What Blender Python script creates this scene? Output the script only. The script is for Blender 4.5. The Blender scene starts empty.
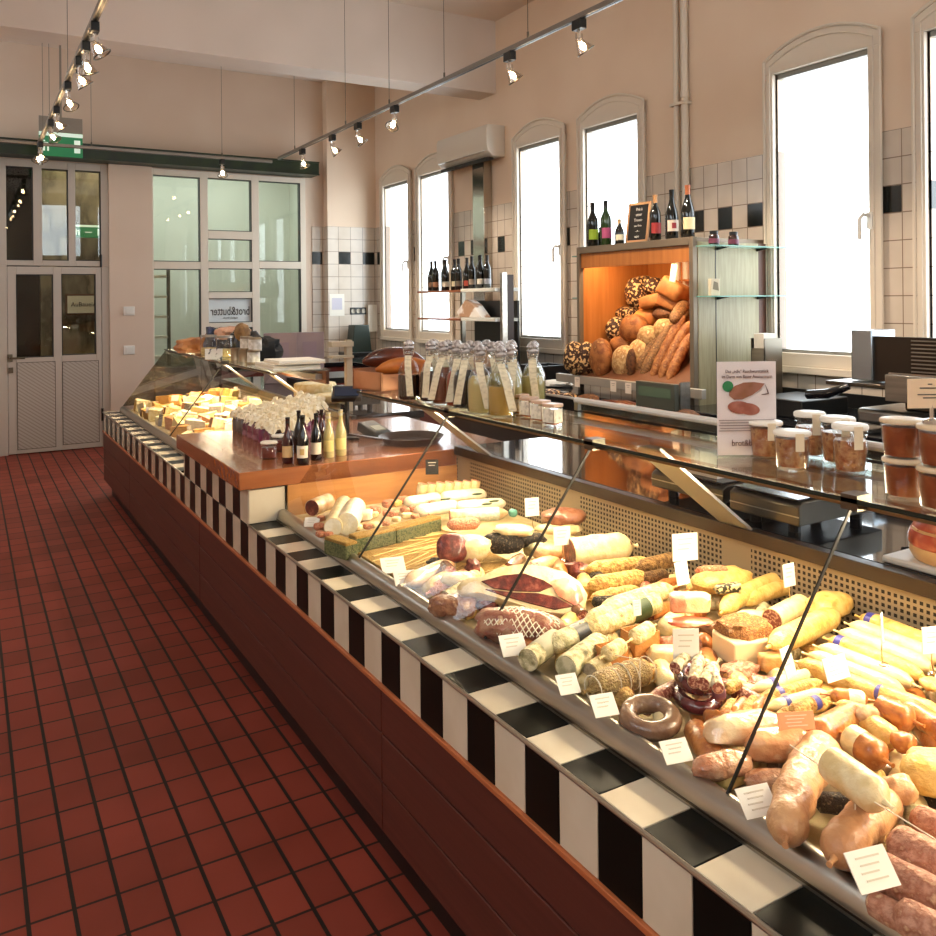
import bpy, math, random
from math import sin, cos, pi, radians
from mathutils import Vector, Matrix, Euler, noise
SC = bpy.context.scene
COL = SC.collection
random.seed(7)
# ------------------------------------------------------------------ camera
H = 1.6; FPX = 848.0; CX, CY = 468.0, 301.0
TH = radians(30.6); ROLL = math.atan(19 / 1934)
FW = Vector((sin(TH), cos(TH), 0)); RT = Vector((cos(TH), -sin(TH), 0)); UP = Vector((0, 0, 1))
EYE = Vector((0, 0, H)); cr, sr = cos(ROLL), sin(ROLL)
cam = bpy.data.cameras.new('camera'); camo = bpy.data.objects.new('camera', cam); COL.objects.link(camo)
cx_ = RT * cr - UP * sr; cy_ = RT * sr + UP * cr; cz_ = -FW
camo.matrix_world = Matrix(((cx_.x, cy_.x, cz_.x, EYE.x), (cx_.y, cy_.y, cz_.y, EYE.y), (cx_.z, cy_.z, cz_.z, EYE.z), (0, 0, 0, 1)))
cam.sensor_fit = 'HORIZONTAL'; cam.sensor_width = 36; cam.lens = 36 * FPX / 936
cam.shift_x = 0; cam.shift_y = -167 / 936; cam.clip_start = .05; cam.clip_end = 100
SC.camera = camo
# ------------------------------------------------------------------ world, light, exposure
SC.view_settings.view_transform = 'Standard'; SC.view_settings.look = 'None'
SC.view_settings.gamma = 1; SC.view_settings.exposure = 0.56; SC.view_settings.use_curve_mapping = False
w = bpy.data.worlds.new('world'); SC.world = w; w.use_nodes = True
bg = w.node_tree.nodes['Background']; bg.inputs[0].default_value = (.90, .96, 1, 1); bg.inputs[1].default_value = 5.5
SC.cycles.max_bounces = 8; SC.cycles.diffuse_bounces = 4; SC.cycles.glossy_bounces = 3
SC.cycles.transmission_bounces = 4; SC.cycles.transparent_max_bounces = 24
SC.cycles.sample_clamp_indirect = 4; SC.cycles.sample_clamp_direct = 0
SC.cycles.caustics_reflective = False; SC.cycles.caustics_refractive = False
SC.cycles.use_denoising = True
XW = 4.62; YB = 10.3; ZC = 4.42; XL = -2.4; YF = -3.2
WINS = [(9.10, 9.93), (8.10, 8.93), (6.06, 6.86), (5.03, 5.84), (3.03, 3.84), (2.01, 2.81), (.2, 1.0), (-1.2, -.4)]
FILL_FRONT_WINS = [(1.5, 2.6), (2.9, 4.0)]  # unseen windows behind the camera, added for daylight on beam and end wall
FILL_HIGH_WINS = [(-3.0, -1.4), (-1.0, .8), (1.2, 2.7), (8.2, 9.9)]  # unseen high windows on the left wall, added to brighten the right wall
def area(name, loc, rot, sx, sy, power, color=(1, 1, 1), portal=False, spread=None):
    l = bpy.data.lights.new(name, 'AREA'); l.shape = 'RECTANGLE'; l.size = sx; l.size_y = sy
    l.energy = power; l.color = color
    if portal: l.cycles.is_portal = True
    if spread: l.spread = spread
    o = bpy.data.objects.new(name, l); COL.objects.link(o); o.location = loc; o.rotation_euler = rot
    return o
for a, b in WINS: area('window_portal', (XW + .075, (a + b) / 2, 2.16), (0, pi / 2, 0), 1.9, .66, 1, portal=True)
for a, b in FILL_HIGH_WINS: area('window_portal', (XL - .16, (a + b) / 2, 3.6), (0, -pi / 2, 0), 1.3, 1.8, 1, portal=True)
for a, b in FILL_FRONT_WINS: area('window_portal', ((a + b) / 2, YF - .25, 3.5), (-pi / 2, 0, 0), 1.2, 1.4, 1, portal=True)
WARM = (1, .80, .60); CASE = (1, .80, .51)
K = dict(case=11, case2=17, spot=60, lspot=10, bread=6.5, back=36, stair=16)
area('back_room_fill', (3.0, 12.2, 3.9), (0, 0, 0), 2.6, 1.6, K['back'], (.93, 1, .97))  # unseen ceiling lamp added to brighten the room behind the partition
area('stair_fill', (1.15, 11.1, 3.9), (0, 0, 0), .5, .5, K['stair'], (1, .85, .6))  # lamp added out of view to light the concrete wall
# ------------------------------------------------------------------ helpers
def at(px, py, x=None, y=None, z=None):
    u = px - CX; v = -(py - CY); a = u * cr + v * sr; b = -u * sr + v * cr
    d = FW + RT * (a / FPX) + UP * (b / FPX)
    t = (x - EYE.x) / d.x if x is not None else ((y - EYE.y) / d.y if y is not None else (z - EYE.z) / d.z)
    return EYE + d * t
def mpx(p): return (Vector(p) - EYE).dot(FW) / FPX      # metres per pixel at a point
MATS = {}
def node_mat(name):
    m = bpy.data.materials.new(name); m.use_nodes = True; nt = m.node_tree
    return m, nt, nt.nodes['Principled BSDF'], nt.nodes, nt.links
def srgb(c):
    if isinstance(c, str): c = tuple(int(c[i:i + 2], 16) / 255 for i in (0, 2, 4))
    return tuple((v / 12.92 if v <= .04045 else ((v + .055) / 1.055) ** 2.4) for v in c) + (1,)
def mat(name, c, rough=.5, metal=0, c2=None, scale=8, bump=0, bscale=None, emit=0, spec=.5, trans=0, ior=1.45, stretch=None, detail=3, lo=.4, hi=.6, c3=None, coat=0, alpha=1, sss=0):
    """colour(s) blended by object-space noise, optional bump"""
    if name in MATS: return MATS[name]
    m, nt, p, N, L = node_mat(name)
    p.inputs['Base Color'].default_value = srgb(c); p.inputs['Roughness'].default_value = rough
    p.inputs['Metallic'].default_value = metal; p.inputs['Specular IOR Level'].default_value = spec
    p.inputs['Transmission Weight'].default_value = trans; p.inputs['IOR'].default_value = ior
    p.inputs['Coat Weight'].default_value = coat; p.inputs['Alpha'].default_value = alpha
    if emit: p.inputs['Emission Color'].default_value = srgb(c); p.inputs['Emission Strength'].default_value = emit
    if c2 or bump:
        tc = N.new('ShaderNodeTexCoord'); mp = N.new('ShaderNodeMapping'); L.new(tc.outputs['Object'], mp.inputs[0])
        if stretch: mp.inputs['Scale'].default_value = stretch
    if c2:
        n = N.new('ShaderNodeTexNoise'); n.inputs['Scale'].default_value = scale; n.inputs['Detail'].default_value = detail
        L.new(mp.outputs[0], n.inputs['Vector'])
        r = N.new('ShaderNodeValToRGB'); L.new(n.outputs[0], r.inputs[0]); L.new(r.outputs[0], p.inputs['Base Color'])
        e = r.color_ramp.elements; e[0].position = lo; e[1].position = hi; e[0].color = srgb(c); e[1].color = srgb(c2)
        if c3: q = e.new(min(.98, hi + .12)); q.color = srgb(c3)
    if bump:
        n2 = N.new('ShaderNodeTexNoise'); n2.inputs['Scale'].default_value = bscale or scale * 3; n2.inputs['Detail'].default_value = 4
        L.new(mp.outputs[0], n2.inputs['Vector'])
        b = N.new('ShaderNodeBump'); b.inputs['Strength'].default_value = bump; b.inputs['Distance'].default_value = .01
        L.new(n2.outputs[0], b.inputs['Height']); L.new(b.outputs[0], p.inputs['Normal'])
    MATS[name] = m; return m
def glass_mat(name, tint=(1, 1, 1), refl=1.0, rough=0.0):
    """thin sheet of glass: clear transparency plus a fresnel reflection"""
    if name in MATS: return MATS[name]
    m, nt, p, N, L = node_mat(name); N.remove(p); out = [n for n in N if n.type == 'OUTPUT_MATERIAL'][0]
    t = N.new('ShaderNodeBsdfTransparent'); t.inputs[0].default_value = (*tint, 1)
    g = N.new('ShaderNodeBsdfGlossy'); g.inputs['Roughness'].default_value = rough
    f = N.new('ShaderNodeLayerWeight'); f.inputs[0].default_value = .5
    w5 = N.new('ShaderNodeMath'); w5.operation = 'POWER'; w5.inputs[1].default_value = 4.0; L.new(f.outputs['Facing'], w5.inputs[0])
    k = N.new('ShaderNodeMath'); k.operation = 'MULTIPLY_ADD'; k.inputs[1].default_value = .8; k.inputs[2].default_value = .045 * refl; L.new(w5.outputs[0], k.inputs[0])
    x = N.new('ShaderNodeMixShader'); L.new(k.outputs[0], x.inputs[0]); L.new(t.outputs[0], x.inputs[1]); L.new(g.outputs[0], x.inputs[2])
    L.new(x.outputs[0], out.inputs[0]); MATS[name] = m; return m
class G:
    """tiny node-graph calculator"""
    def __init__(s, nt): s.N = nt.nodes; s.L = nt.links
    def put(s, sock, v):
        if isinstance(v, (int, float)): sock.default_value = v
        else: s.L.new(v, sock)
    def m(s, op, a, b=0, c=None):
        n = s.N.new('ShaderNodeMath'); n.operation = op; s.put(n.inputs[0], a); s.put(n.inputs[1], b)
        if c is not None: s.put(n.inputs[2], c)
        return n.outputs[0]
    def xyz(s, world=True):
        g = s.N.new('ShaderNodeNewGeometry'); q = s.N.new('ShaderNodeSeparateXYZ'); s.L.new(g.outputs['Position'], q.inputs[0]); return q.outputs
    def line(s, v, off, pitch, width):       # 1 on the joint lines
        t = s.m('FRACT', s.m('DIVIDE', s.m('SUBTRACT', v, off), pitch))
        d = s.m('MINIMUM', t, s.m('SUBTRACT', 1, t)); return s.m('LESS_THAN', d, width / 2 / pitch)
    def mix(s, f, a, b):
        n = s.N.new('ShaderNodeMix'); n.data_type = 'RGBA'; s.put(n.inputs[0], f)
        for k, v in ((6, a), (7, b)):
            if isinstance(v, str): n.inputs[k].default_value = srgb(v)
            else: s.L.new(v, n.inputs[k])
        return n.outputs[2]
    def noise(s, scale, a, b, vec=None, lo=.35, hi=.65):
        n = s.N.new('ShaderNodeTexNoise'); n.inputs['Scale'].default_value = scale
        g = s.N.new('ShaderNodeNewGeometry'); mp = s.N.new('ShaderNodeMapping'); s.L.new(g.outputs['Position'], mp.inputs[0]); s.L.new(mp.outputs[0], n.inputs['Vector'])
        if vec: mp.inputs['Scale'].default_value = vec
        r = s.N.new('ShaderNodeValToRGB'); s.L.new(n.outputs[0], r.inputs[0]); e = r.color_ramp.elements
        e[0].color = srgb(a); e[1].color = srgb(b); e[0].position = lo; e[1].position = hi; return r.outputs[0]
class M:
    def __init__(s): s.v = []; s.f = []; s.mi = []
    def add(s, vs, fs, mi=0):
        o = len(s.v); s.v += [tuple(p) for p in vs]; s.f += [tuple(i + o for i in f) for f in fs]; s.mi += [mi] * len(fs); return s
    def box(s, x0, x1, y0, y1, z0, z1, mi=0, mtx=None):
        vs = [Vector((x, y, z)) for x in (x0, x1) for y in (y0, y1) for z in (z0, z1)]
        if mtx: vs = [mtx @ p for p in vs]
        return s.add(vs, [(0, 1, 3, 2), (4, 6, 7, 5), (0, 4, 5, 1), (2, 3, 7, 6), (0, 2, 6, 4), (1, 5, 7, 3)], mi)
    def bar(s, a, b, wx, wz, mi=0):           # rectangular bar between two points
        a = Vector(a); b = Vector(b); d = b - a; q = d.to_track_quat('Y', 'Z').to_matrix().to_4x4(); q.translation = a
        return s.box(-wx / 2, wx / 2, 0, d.length, -wz / 2, wz / 2, mi, q)
    def tube(s, pts, r, seg=10, mi=0, caps=True, flat=1.0, squash=None):
        pts = [Vector(p) for p in pts]; n = len(pts); rs = r if isinstance(r, (list, tuple)) else [r] * n
        vs = []; prev = None
        for i, p in enumerate(pts):
            d = (pts[min(i + 1, n - 1)] - pts[max(i - 1, 0)]).normalized()
            if prev is None:
                ref = UP if abs(d.z) < .9 else Vector((1, 0, 0)); u = d.cross(ref).normalized()
            else:
                u = prev - d * prev.dot(d); u = u.normalized() if u.length > 1e-6 else d.orthogonal().normalized()
            prev = u; v = u.cross(d)
            for k in range(seg):
                t = 2 * pi * k / seg; vs.append(p + (u * cos(t) + v * sin(t) * flat) * rs[i])
        fs = [(i * seg + k, i * seg + (k + 1) % seg, (i + 1) * seg + (k + 1) % seg, (i + 1) * seg + k) for i in range(n - 1) for k in range(seg)]
        if caps: fs += [tuple(range(seg))[::-1], tuple((n - 1) * seg + k for k in range(seg))]
        return s.add(vs, fs, mi)
    def lathe(s, prof, seg=20, mi=0, c=(0, 0, 0), mtx=None):   # (r, z) profile
        n = len(prof); vs = []
        for r, z in prof:
            for k in range(seg):
                t = 2 * pi * k / seg; p = Vector((c[0] + r * cos(t), c[1] + r * sin(t), c[2] + z)); vs.append(mtx @ p if mtx else p)
        fs = [(i * seg + k, i * seg + (k + 1) % seg, (i + 1) * seg + (k + 1) % seg, (i + 1) * seg + k) for i in range(n - 1) for k in range(seg)]
        if prof[0][0] > 1e-5: fs.append(tuple(range(seg))[::-1])
        if prof[-1][0] > 1e-5: fs.append(tuple((n - 1) * seg + k for k in range(seg)))
        return s.add(vs, fs, mi)
    def prism(s, poly, h, mtx=None, mi=0, mi_side=None):       # polygon in xy, extruded 0..h in z
        n = len(poly); vs = [Vector((p[0], p[1], 0)) for p in poly] + [Vector((p[0], p[1], h)) for p in poly]
        if mtx: vs = [mtx @ p for p in vs]
        s.add(vs, [tuple(range(n))[::-1], tuple(range(n, 2 * n))], mi)
        o = len(s.v) - 2 * n
        for i in range(n): s.f.append((o + i, o + (i + 1) % n, o + n + (i + 1) % n, o + n + i)); s.mi.append(mi if mi_side is None else mi_side)
        return s
    def blob(s, sx, sy, sz, lump=.1, seed=0, ns=2.5, seg=20, rings=12, e=1.0, mi=0, flatb=False, mtx=None):
        vs = []; fs = []; so = Vector((seed * 3.1, seed * 1.7, seed * .9))
        for i in range(rings + 1):
            ph = -pi / 2 + pi * i / rings
            for k in range(seg):
                t = 2 * pi * k / seg; f = lambda v: math.copysign(abs(v) ** e, v)
                d = Vector((f(cos(ph)) * f(cos(t)), f(cos(ph)) * f(sin(t)), f(sin(ph))))
                q = 1 + lump * noise.noise(d * ns + so) + lump * .4 * noise.noise(d * ns * 3 + so)
                p = Vector((d.x * sx * q, d.y * sy * q, d.z * sz * q))
                if flatb and p.z < -sz * .55: p.z = -sz * .55
                vs.append(mtx @ p if mtx else p)
        for i in range(rings):
            for k in range(seg): fs.append((i * seg + k, i * seg + (k + 1) % seg, (i + 1) * seg + (k + 1) % seg, (i + 1) * seg + k))
        return s.add(vs, fs, mi)
    def torus(s, R, r, c=(0, 0, 0), seg=28, rs=10, mi=0, mtx=None, sy=1):
        pts = [Vector((c[0] + R * cos(2 * pi * k / seg), c[1] + R * sy * sin(2 * pi * k / seg), c[2])) for k in range(seg + 1)]
        if mtx: pts = [mtx @ p for p in pts]
        return s.tube(pts, r, rs, mi, caps=False)
def obj(name, mb, mats, parent=None, loc=(0, 0, 0), rot=(0, 0, 0), smooth=35, bevel=0, kind=None, label=None):
    me = bpy.data.meshes.new(name); me.from_pydata(mb.v, [], mb.f); me.validate()
    for m in (mats if isinstance(mats, (list, tuple)) else [mats]): me.materials.append(m)
    if len(mb.mi) == len(me.polygons):
        for p, i in zip(me.polygons, mb.mi): p.material_index = i
    if smooth: me.shade_smooth(); me.set_sharp_from_angle(angle=radians(smooth))
    o = bpy.data.objects.new(name, me); COL.objects.link(o); o.location = loc; o.rotation_euler = rot
    if parent: o.parent = parent
    if kind: o['kind'] = kind
    if label: o['label'] = label
    if bevel:
        b = o.modifiers.new('bevel', 'BEVEL'); b.width = bevel; b.segments = 2; b.limit_method = 'ANGLE'; b.angle_limit = radians(40)
    return o
def tag(o, label, cat, group=None):
    o['label'] = label; o['category'] = cat
    if group: o['group'] = group
    return o
def thing(name, label, cat, loc=(0, 0, 0), rz=0, group=None, rot=None):
    o = bpy.data.objects.new(name, None); o.empty_display_size = .05; COL.objects.link(o); o.location = loc
    o.rotation_euler = rot or (0, 0, rz); return tag(o, label, cat, group)
def struct(name, mb, mats, smooth=0, bevel=0, parent=None):
    o = obj(name, mb, mats, parent=parent, smooth=smooth, bevel=bevel)
    if not parent: o['kind'] = 'structure'
    return o
def dup(root, loc, rz=None, label=None, sc=None):
    r = root.copy(); COL.objects.link(r); r.location = loc
    if rz is not None: r.rotation_euler = (0, 0, rz)
    if label: r['label'] = label
    if sc: r.scale = (sc,) * 3
    for ch in list(root.children):
        c = ch.copy(); COL.objects.link(c); c.parent = r
        for g in list(ch.children):
            d = g.copy(); COL.objects.link(d); d.parent = c
    return r
def text(name, s, size, m, parent, loc, rot, align='CENTER', ext=.0006, sx=1, mirror=False):
    cu = bpy.data.curves.new(name, 'FONT'); cu.body = s; cu.size = size; cu.align_x = align; cu.extrude = ext; cu.resolution_u = 2
    t = bpy.data.objects.new(name, cu); COL.objects.link(t); bpy.context.view_layer.update()
    me = bpy.data.meshes.new_from_object(t.evaluated_get(bpy.context.evaluated_depsgraph_get())); me.name = name
    bpy.data.objects.remove(t); o = bpy.data.objects.new(name, me); COL.objects.link(o)
    if mirror or sx != 1:
        for v in me.vertices: v.co.x *= (-sx if mirror else sx)
    me.materials.clear(); me.materials.append(m); o.parent = parent; o.location = loc; o.rotation_euler = rot; return o
ORD = ['first', 'second', 'third', 'fourth', 'fifth', 'sixth', 'seventh', 'eighth', 'ninth', 'tenth', 'eleventh', 'twelfth', 'thirteenth', 'fourteenth', 'fifteenth', 'sixteenth']
def Rz(a): return Matrix.Rotation(a, 4, 'Z')
def T(x, y, z): return Matrix.Translation((x, y, z))
# ------------------------------------------------------------------ common materials
steel = mat('brushed_steel', 'B8B2A8', .32, 1, c2='A8A298', scale=30, stretch=(1, .03, 1))
chrome = mat('chrome', 'E4E2DE', .08, 1)
dsteel = mat('dark_steel', '6E675C', .3, 1)
black = mat('black_plastic', '151514', .35)
bgloss = mat('black_glossy_stone', '0E0F12', .06, c2='17181C', scale=40, coat=.3)
white = mat('white_plastic', 'E8E4DC', .35)
paint = mat('cream_painted_frame', 'E2D6C4', .4)
wpaint = mat('grey_painted_door', 'C2B8AC', .42)
paper = mat('paper_card', 'F1EBDD', .7)
ink = mat('grey_print', '55504A', .8)
clear = glass_mat('clear_glass', refl=.35); shelfg = glass_mat('shelf_glass', (.93, .97, .95), 1.2)
winglass = glass_mat('window_glass', (.97, .99, 1), .8); doorglass = glass_mat('door_glass', (.9, .93, .9), .9)
jarglass = glass_mat('jar_glass', (.95, .96, .95), 1.4)
wood = mat('cherry_wood', '9A5E3C', .3, c2='7E4529', scale=3, stretch=(14, .8, 14), coat=.25, lo=.3, hi=.7)
orangewood = mat('orange_oiled_wood', 'C07A3E', .35, c2='AD682F', scale=3, stretch=(10, 10, .7), lo=.3, hi=.7)
honeywood = mat('honey_wood', 'C28B52', .35, c2='AA7240', scale=4, stretch=(1, 12, 8), lo=.3, hi=.7)
# plaster / tiles
def plaster(name, c1, c2, tiled=False, axis='y', off=None, ztop=2.566, pitch=.1325):
    m, nt, p, N, L = node_mat(name); g = G(nt); q = g.xyz(); base = g.noise(1.3, c1, c2)
    p.inputs['Roughness'].default_value = .8
    if tiled:
        h = q[1] if axis == 'y' else q[0]
        if off is None: off = g.m('MULTIPLY_ADD', g.m('LESS_THAN', h, 3.4), 2.914 - 3.90, 3.90)
        white_ = g.noise(5, 'DDD0C0', 'D3C5B4')
        cell = g.m('FLOOR', g.m('DIVIDE', g.m('SUBTRACT', h, off), pitch))
        par = g.m('COMPARE', g.m('MODULO', g.m('ADD', cell, 200), 2), 0, .1)
        row = g.m('MULTIPLY', g.m('GREATER_THAN', q[2], 2.086), g.m('LESS_THAN', q[2], 2.246))
        t = g.mix(g.m('MULTIPLY', par, row), white_, '171A17')
        ln = g.m('MAXIMUM', g.line(h, off, pitch, .006), g.line(q[2], 2.086, .16, .006))
        t = g.mix(ln, t, '8C7765')
        low = g.m('LESS_THAN', q[2], ztop)
        L.new(g.mix(low, base, t), p.inputs['Base Color'])
        r = N.new('ShaderNodeMix'); r.inputs[2].default_value = .8; r.inputs[3].default_value = .18; g.put(r.inputs[0], low); L.new(r.outputs[0], p.inputs['Roughness'])
    else: L.new(base, p.inputs['Base Color'])
    return m
wallm = plaster('warm_plaster', 'DDC8B4', 'D7C0AB'); tilew = plaster('plaster_and_wall_tiles', 'ECD6BE', 'E6CEB5', True)
tileb = plaster('plaster_and_wall_tiles_end', 'ECD6BE', 'E6CEB5', True, 'x', 4.094, pitch=.167)
ceilm = plaster('ceiling_plaster', 'E2D2C4', 'DCCCBD'); beamm = plaster('beam_plaster', 'DED0C4', 'D6C8BB')
# floor tiles
fm, nt, p, N, L = node_mat('red_floor_tiles'); g = G(nt); q = g.xyz()
cxl = g.m('FLOOR', g.m('DIVIDE', g.m('SUBTRACT', q[0], .4495), .1085)); cyl = g.m('FLOOR', g.m('DIVIDE', g.m('SUBTRACT', q[1], 2.307), .1647))
wn = N.new('ShaderNodeTexWhiteNoise'); wn.noise_dimensions = '2D'; cb = N.new('ShaderNodeCombineXYZ'); L.new(cxl, cb.inputs[0]); L.new(cyl, cb.inputs[1]); L.new(cb.outputs[0], wn.inputs[0])
base = g.mix(wn.outputs[0], '76301F', '94402F'); base = g.mix(g.m('MULTIPLY', .35, 1), base, g.noise(2, '6A2A20', '98443A'))
base = g.mix(g.line(q[1], 2.307, .1647, .009), base, '2A1A14'); base = g.mix(g.line(q[0], .4495, .1085, .011), base, '1E1611')
L.new(base, p.inputs['Base Color']); p.inputs['Roughness'].default_value = .6; p.inputs['Specular IOR Level'].default_value = .3
bmp = N.new('ShaderNodeBump'); bmp.inputs['Strength'].default_value = .5; bmp.inputs['Distance'].default_value = .003
L.new(g.m('SUBTRACT', 1, g.m('MAXIMUM', g.line(q[1], 2.307, .1647, .009), g.line(q[0], .4495, .1085, .011))), bmp.inputs['Height']); L.new(bmp.outputs[0], p.inputs['Normal'])
# ------------------------------------------------------------------ room shell
struct('floor', M().box(XL - .3, XW + .07, YF - .3, 14.2, -.12, 0), fm)
struct('ceiling', M().box(XL - .3, XW + .07, YF - .3, YB + .3, ZC, ZC + .15), ceilm)
struct('ceiling_beam', M().box(XL, XW, 7.216, 7.53, 3.69, ZC), beamm)
mb = M(); ZG0, ZG1 = 1.245, 3.075
ys = [YF]
mb.box(XW, XW + .07, YF - .3, YB + .3, -.1, ZG0); mb.box(XW, XW + .07, YF - .3, YB + .3, ZG1, ZC + .1)
edges = sorted([(a + .07, b - .07) for a, b in WINS]); cur = YF - .3
for a, b in edges: mb.box(XW, XW + .07, cur, a, ZG0, ZG1); cur = b
mb.box(XW, XW + .07, cur, YB + .3, ZG0, ZG1)
struct('wall_right', mb, tilew)
mb = M(); mb.box(XL - .15, XL, YF - .3, YB + .3, -.1, 3.0).box(XL - .15, XL, YF - .3, YB + .3, 4.25, ZC + .1); cur = YF - .3
for a, b in FILL_HIGH_WINS: mb.box(XL - .15, XL, cur, a, 3.0, 4.25); cur = b
mb.box(XL - .15, XL, cur, YB + .3, 3.0, 4.25); struct('wall_left', mb, wallm)
for k, (a, b) in enumerate(FILL_HIGH_WINS):  # added clerestory openings that let fill daylight in
    mb = M(); x = XL - .1
    mb.box(x, x + .05, a, a + .05, 3.0, 4.25).box(x, x + .05, b - .05, b, 3.0, 4.25).box(x, x + .05, a, b, 3.0, 3.05).box(x, x + .05, a, b, 4.2, 4.25).box(x, x + .05, (a + b) / 2 - .02, (a + b) / 2 + .02, 3.0, 4.25)
    w = struct('window_%d' % (k + 12), mb, paint); obj('window_glass', M().box(x + .02, x + .026, a + .05, b - .05, 3.05, 4.2), winglass, w)
mb = M(); mb.box(XL - .2, XW + .3, YF - .2, YF, -.1, 2.8); mb.box(XL - .2, XW + .3, YF - .2, YF, 4.2, ZC + .1); cur = XL - .2
for a, b in FILL_FRONT_WINS: mb.box(cur, a, YF - .2, YF, 2.8, 4.2); cur = b
mb.box(cur, XW + .3, YF - .2, YF, 2.8, 4.2); struct('wall_front', mb, wallm)
mb = M(); D0, D1, P0, P1 = .28, 1.385, 1.845, 3.70; ZD = 3.17
mb.box(XL, D0, YB, YB + .2, 0, ZC); mb.box(D0, P1, YB, YB + .2, ZD, ZC); mb.box(D1, P0, YB - .06, YB + .2, 0, ZD + .01)
mb.box(P0, P1, YB, YB + .2, 0, .86); mb.box(P1, 3.95, YB, YB + .2, 0, ZC)
struct('wall_back', mb, wallm)
struct('trim_4', M().box(3.79, 3.97, YB - .012, YB + .1, 0, 2.566), tileb)
struct('trim_5', M().box(3.95, XW, YB - .14, YB + .2, 0, ZC), tileb)
green = mat('dark_green_steel', '1F2A1E', .35, c2='28361F', scale=4)
struct('trim_1', M().box(XL, 3.79, YB - .28, YB, 3.185, 3.34).box(XL, 3.79, YB - .3, YB - .27, 3.33, 3.345).box(XL, 3.79, YB - .3, YB - .27, 3.18, 3.195), green)
# rooms beyond the glazed end wall
pale = plaster('pale_back_room', 'E0E2D6', 'D6D8CC'); stone = mat('rough_concrete', '8E8470', .9, c2='5E574A', scale=3.5, bump=.8, bscale=9, c3='A89C84', detail=10, lo=.42, hi=.56, stretch=(1, 1, .5))
dark = mat('unlit_corridor', '26251F', .8, c2='1B1A16', scale=2)  # gloom of the unlit stairwell put into the wall colour
struct('back_wall', M().box(1.66, XW + .2, 13.6, 13.8, 0, ZC).box(XW, XW + .2, YB + .2, 13.8, 0, ZC).box(1.6, XW, YB + .25, 13.8, 4.1, 4.2), pale)
struct('partition', M().box(1.56, 1.66, YB + .2, 13.8, 0, ZC), pale)
struct('stone_wall', M().box(.80, 1.56, 11.9, 12.05, 0, ZC), stone)
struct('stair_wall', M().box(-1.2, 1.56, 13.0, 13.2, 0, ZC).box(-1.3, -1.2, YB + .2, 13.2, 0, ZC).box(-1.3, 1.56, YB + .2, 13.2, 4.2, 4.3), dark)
# ------------------------------------------------------------------ windows of the right wall
blindm = mat('window_reveal', 'C9C3B8', .5)
def arch_pts(a, b, z0, zs, rise, n=14):
    return [(a, z0)] + [(a + (b - a) * i / n, zs + rise * (1 - (2 * i / n - 1) ** 2) ** .5 * 1.0 if 0 < i < n else zs) for i in range(n + 1)] + [(b, z0)]
def window(k, a, b):
    def arc(y, zs, rise): t = 2 * (y - a) / (b - a) - 1; return zs + rise * (1 - t * t)
    mb = M(); x0, x1 = XW - .035, XW; ga, gb = a + .07, b - .055
    mb.box(x0, x1, a, ga, 1.16, ZG0).box(x0, x1, gb, b, 1.16, ZG0).box(x0, x1, ga, gb, 1.16, ZG0)
    mb.box(x0, x1, a, ga, ZG0, ZG1).box(x0, x1, gb, b, ZG0, ZG1)
    n = 16
    for i in range(n):
        ya = a + (b - a) * i / n; yb = a + (b - a) * (i + 1) / n; z0a = ZG1 if True else 0
        za = arc(ya, 3.16, .11); zb = arc(yb, 3.16, .11)
        vs = [(x0, ya, z0a), (x0, yb, z0a), (x0, yb, zb), (x0, ya, za), (x1, ya, z0a), (x1, yb, z0a), (x1, yb, zb), (x1, ya, za)]
        mb.add(vs, [(0, 3, 2, 1), (3, 7, 6, 2), (0, 1, 5, 4)])
    w = struct('window_%d' % k, mb, paint, bevel=.004)
    def moulding(nm_, o_, r_, z_, rise_):
        ya_, yb_ = a - o_, b + o_; xx = x0 - .003; arc_ = [(xx, ya_ + (yb_ - ya_) * i / n, z_ + rise_ * (1 - (2 * i / n - 1) ** 2)) for i in range(n + 1)]
        obj(nm_, M().tube([(xx, ya_, 1.16), (xx, ya_, z_)], r_, 6).tube([(xx, yb_, 1.16), (xx, yb_, z_)], r_, 6).tube(arc_, r_, 6), paint, w)
    moulding('casing_moulding', .010, .011, 3.165, .115); moulding('sash_moulding', -.035, .006, 3.13, .10)
    obj('window_glass', M().box(XW + .035, XW + .041, ga, gb, ZG0, ZG1), winglass, w)
    obj('glazing_bead', M().box(XW, XW + .05, ga, ga + .015, ZG0, ZG1).box(XW, XW + .05, gb - .012, gb, ZG0, ZG1).box(XW, XW + .05, ga, gb, ZG0, ZG0 + .02).box(XW, XW + .05, ga, gb, ZG1 - .035, ZG1), mat('grey_bead', '8B8880', .5), w)
    obj('window_sill', M().box(XW - .06, XW, a - .02, b + .02, 1.115, 1.16), paint, w, bevel=.004)
    hy = a + .062
    h = M().box(x0 - .012, x0, hy - .022, hy + .014, 2.00, 2.10).tube([(x0 - .01, hy, 2.08), (x0 - .05, hy + .01, 2.085), (x0 - .055, hy + .03, 2.06), (x0 - .055, hy + .03, 1.94)], .013, 8)
    obj('window_handle', h, white, w)
for k, (a, b) in enumerate(WINS): window(k + 1, a, b)
for k, (a, b) in enumerate(FILL_FRONT_WINS):  # frames for the added fill windows in the front wall
    mb = M(); y = YF - .1
    mb.box(a, a + .06, y, y + .05, 2.8, 4.2).box(b - .06, b, y, y + .05, 2.8, 4.2).box(a, b, y, y + .05, 2.8, 2.86).box(a, b, y, y + .05, 4.14, 4.2)
    w = struct('window_%d' % (k + 10), mb, paint); obj('window_glass', M().box(a + .06, b - .06, y + .02, y + .026, 2.86, 4.14), winglass, w)
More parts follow.
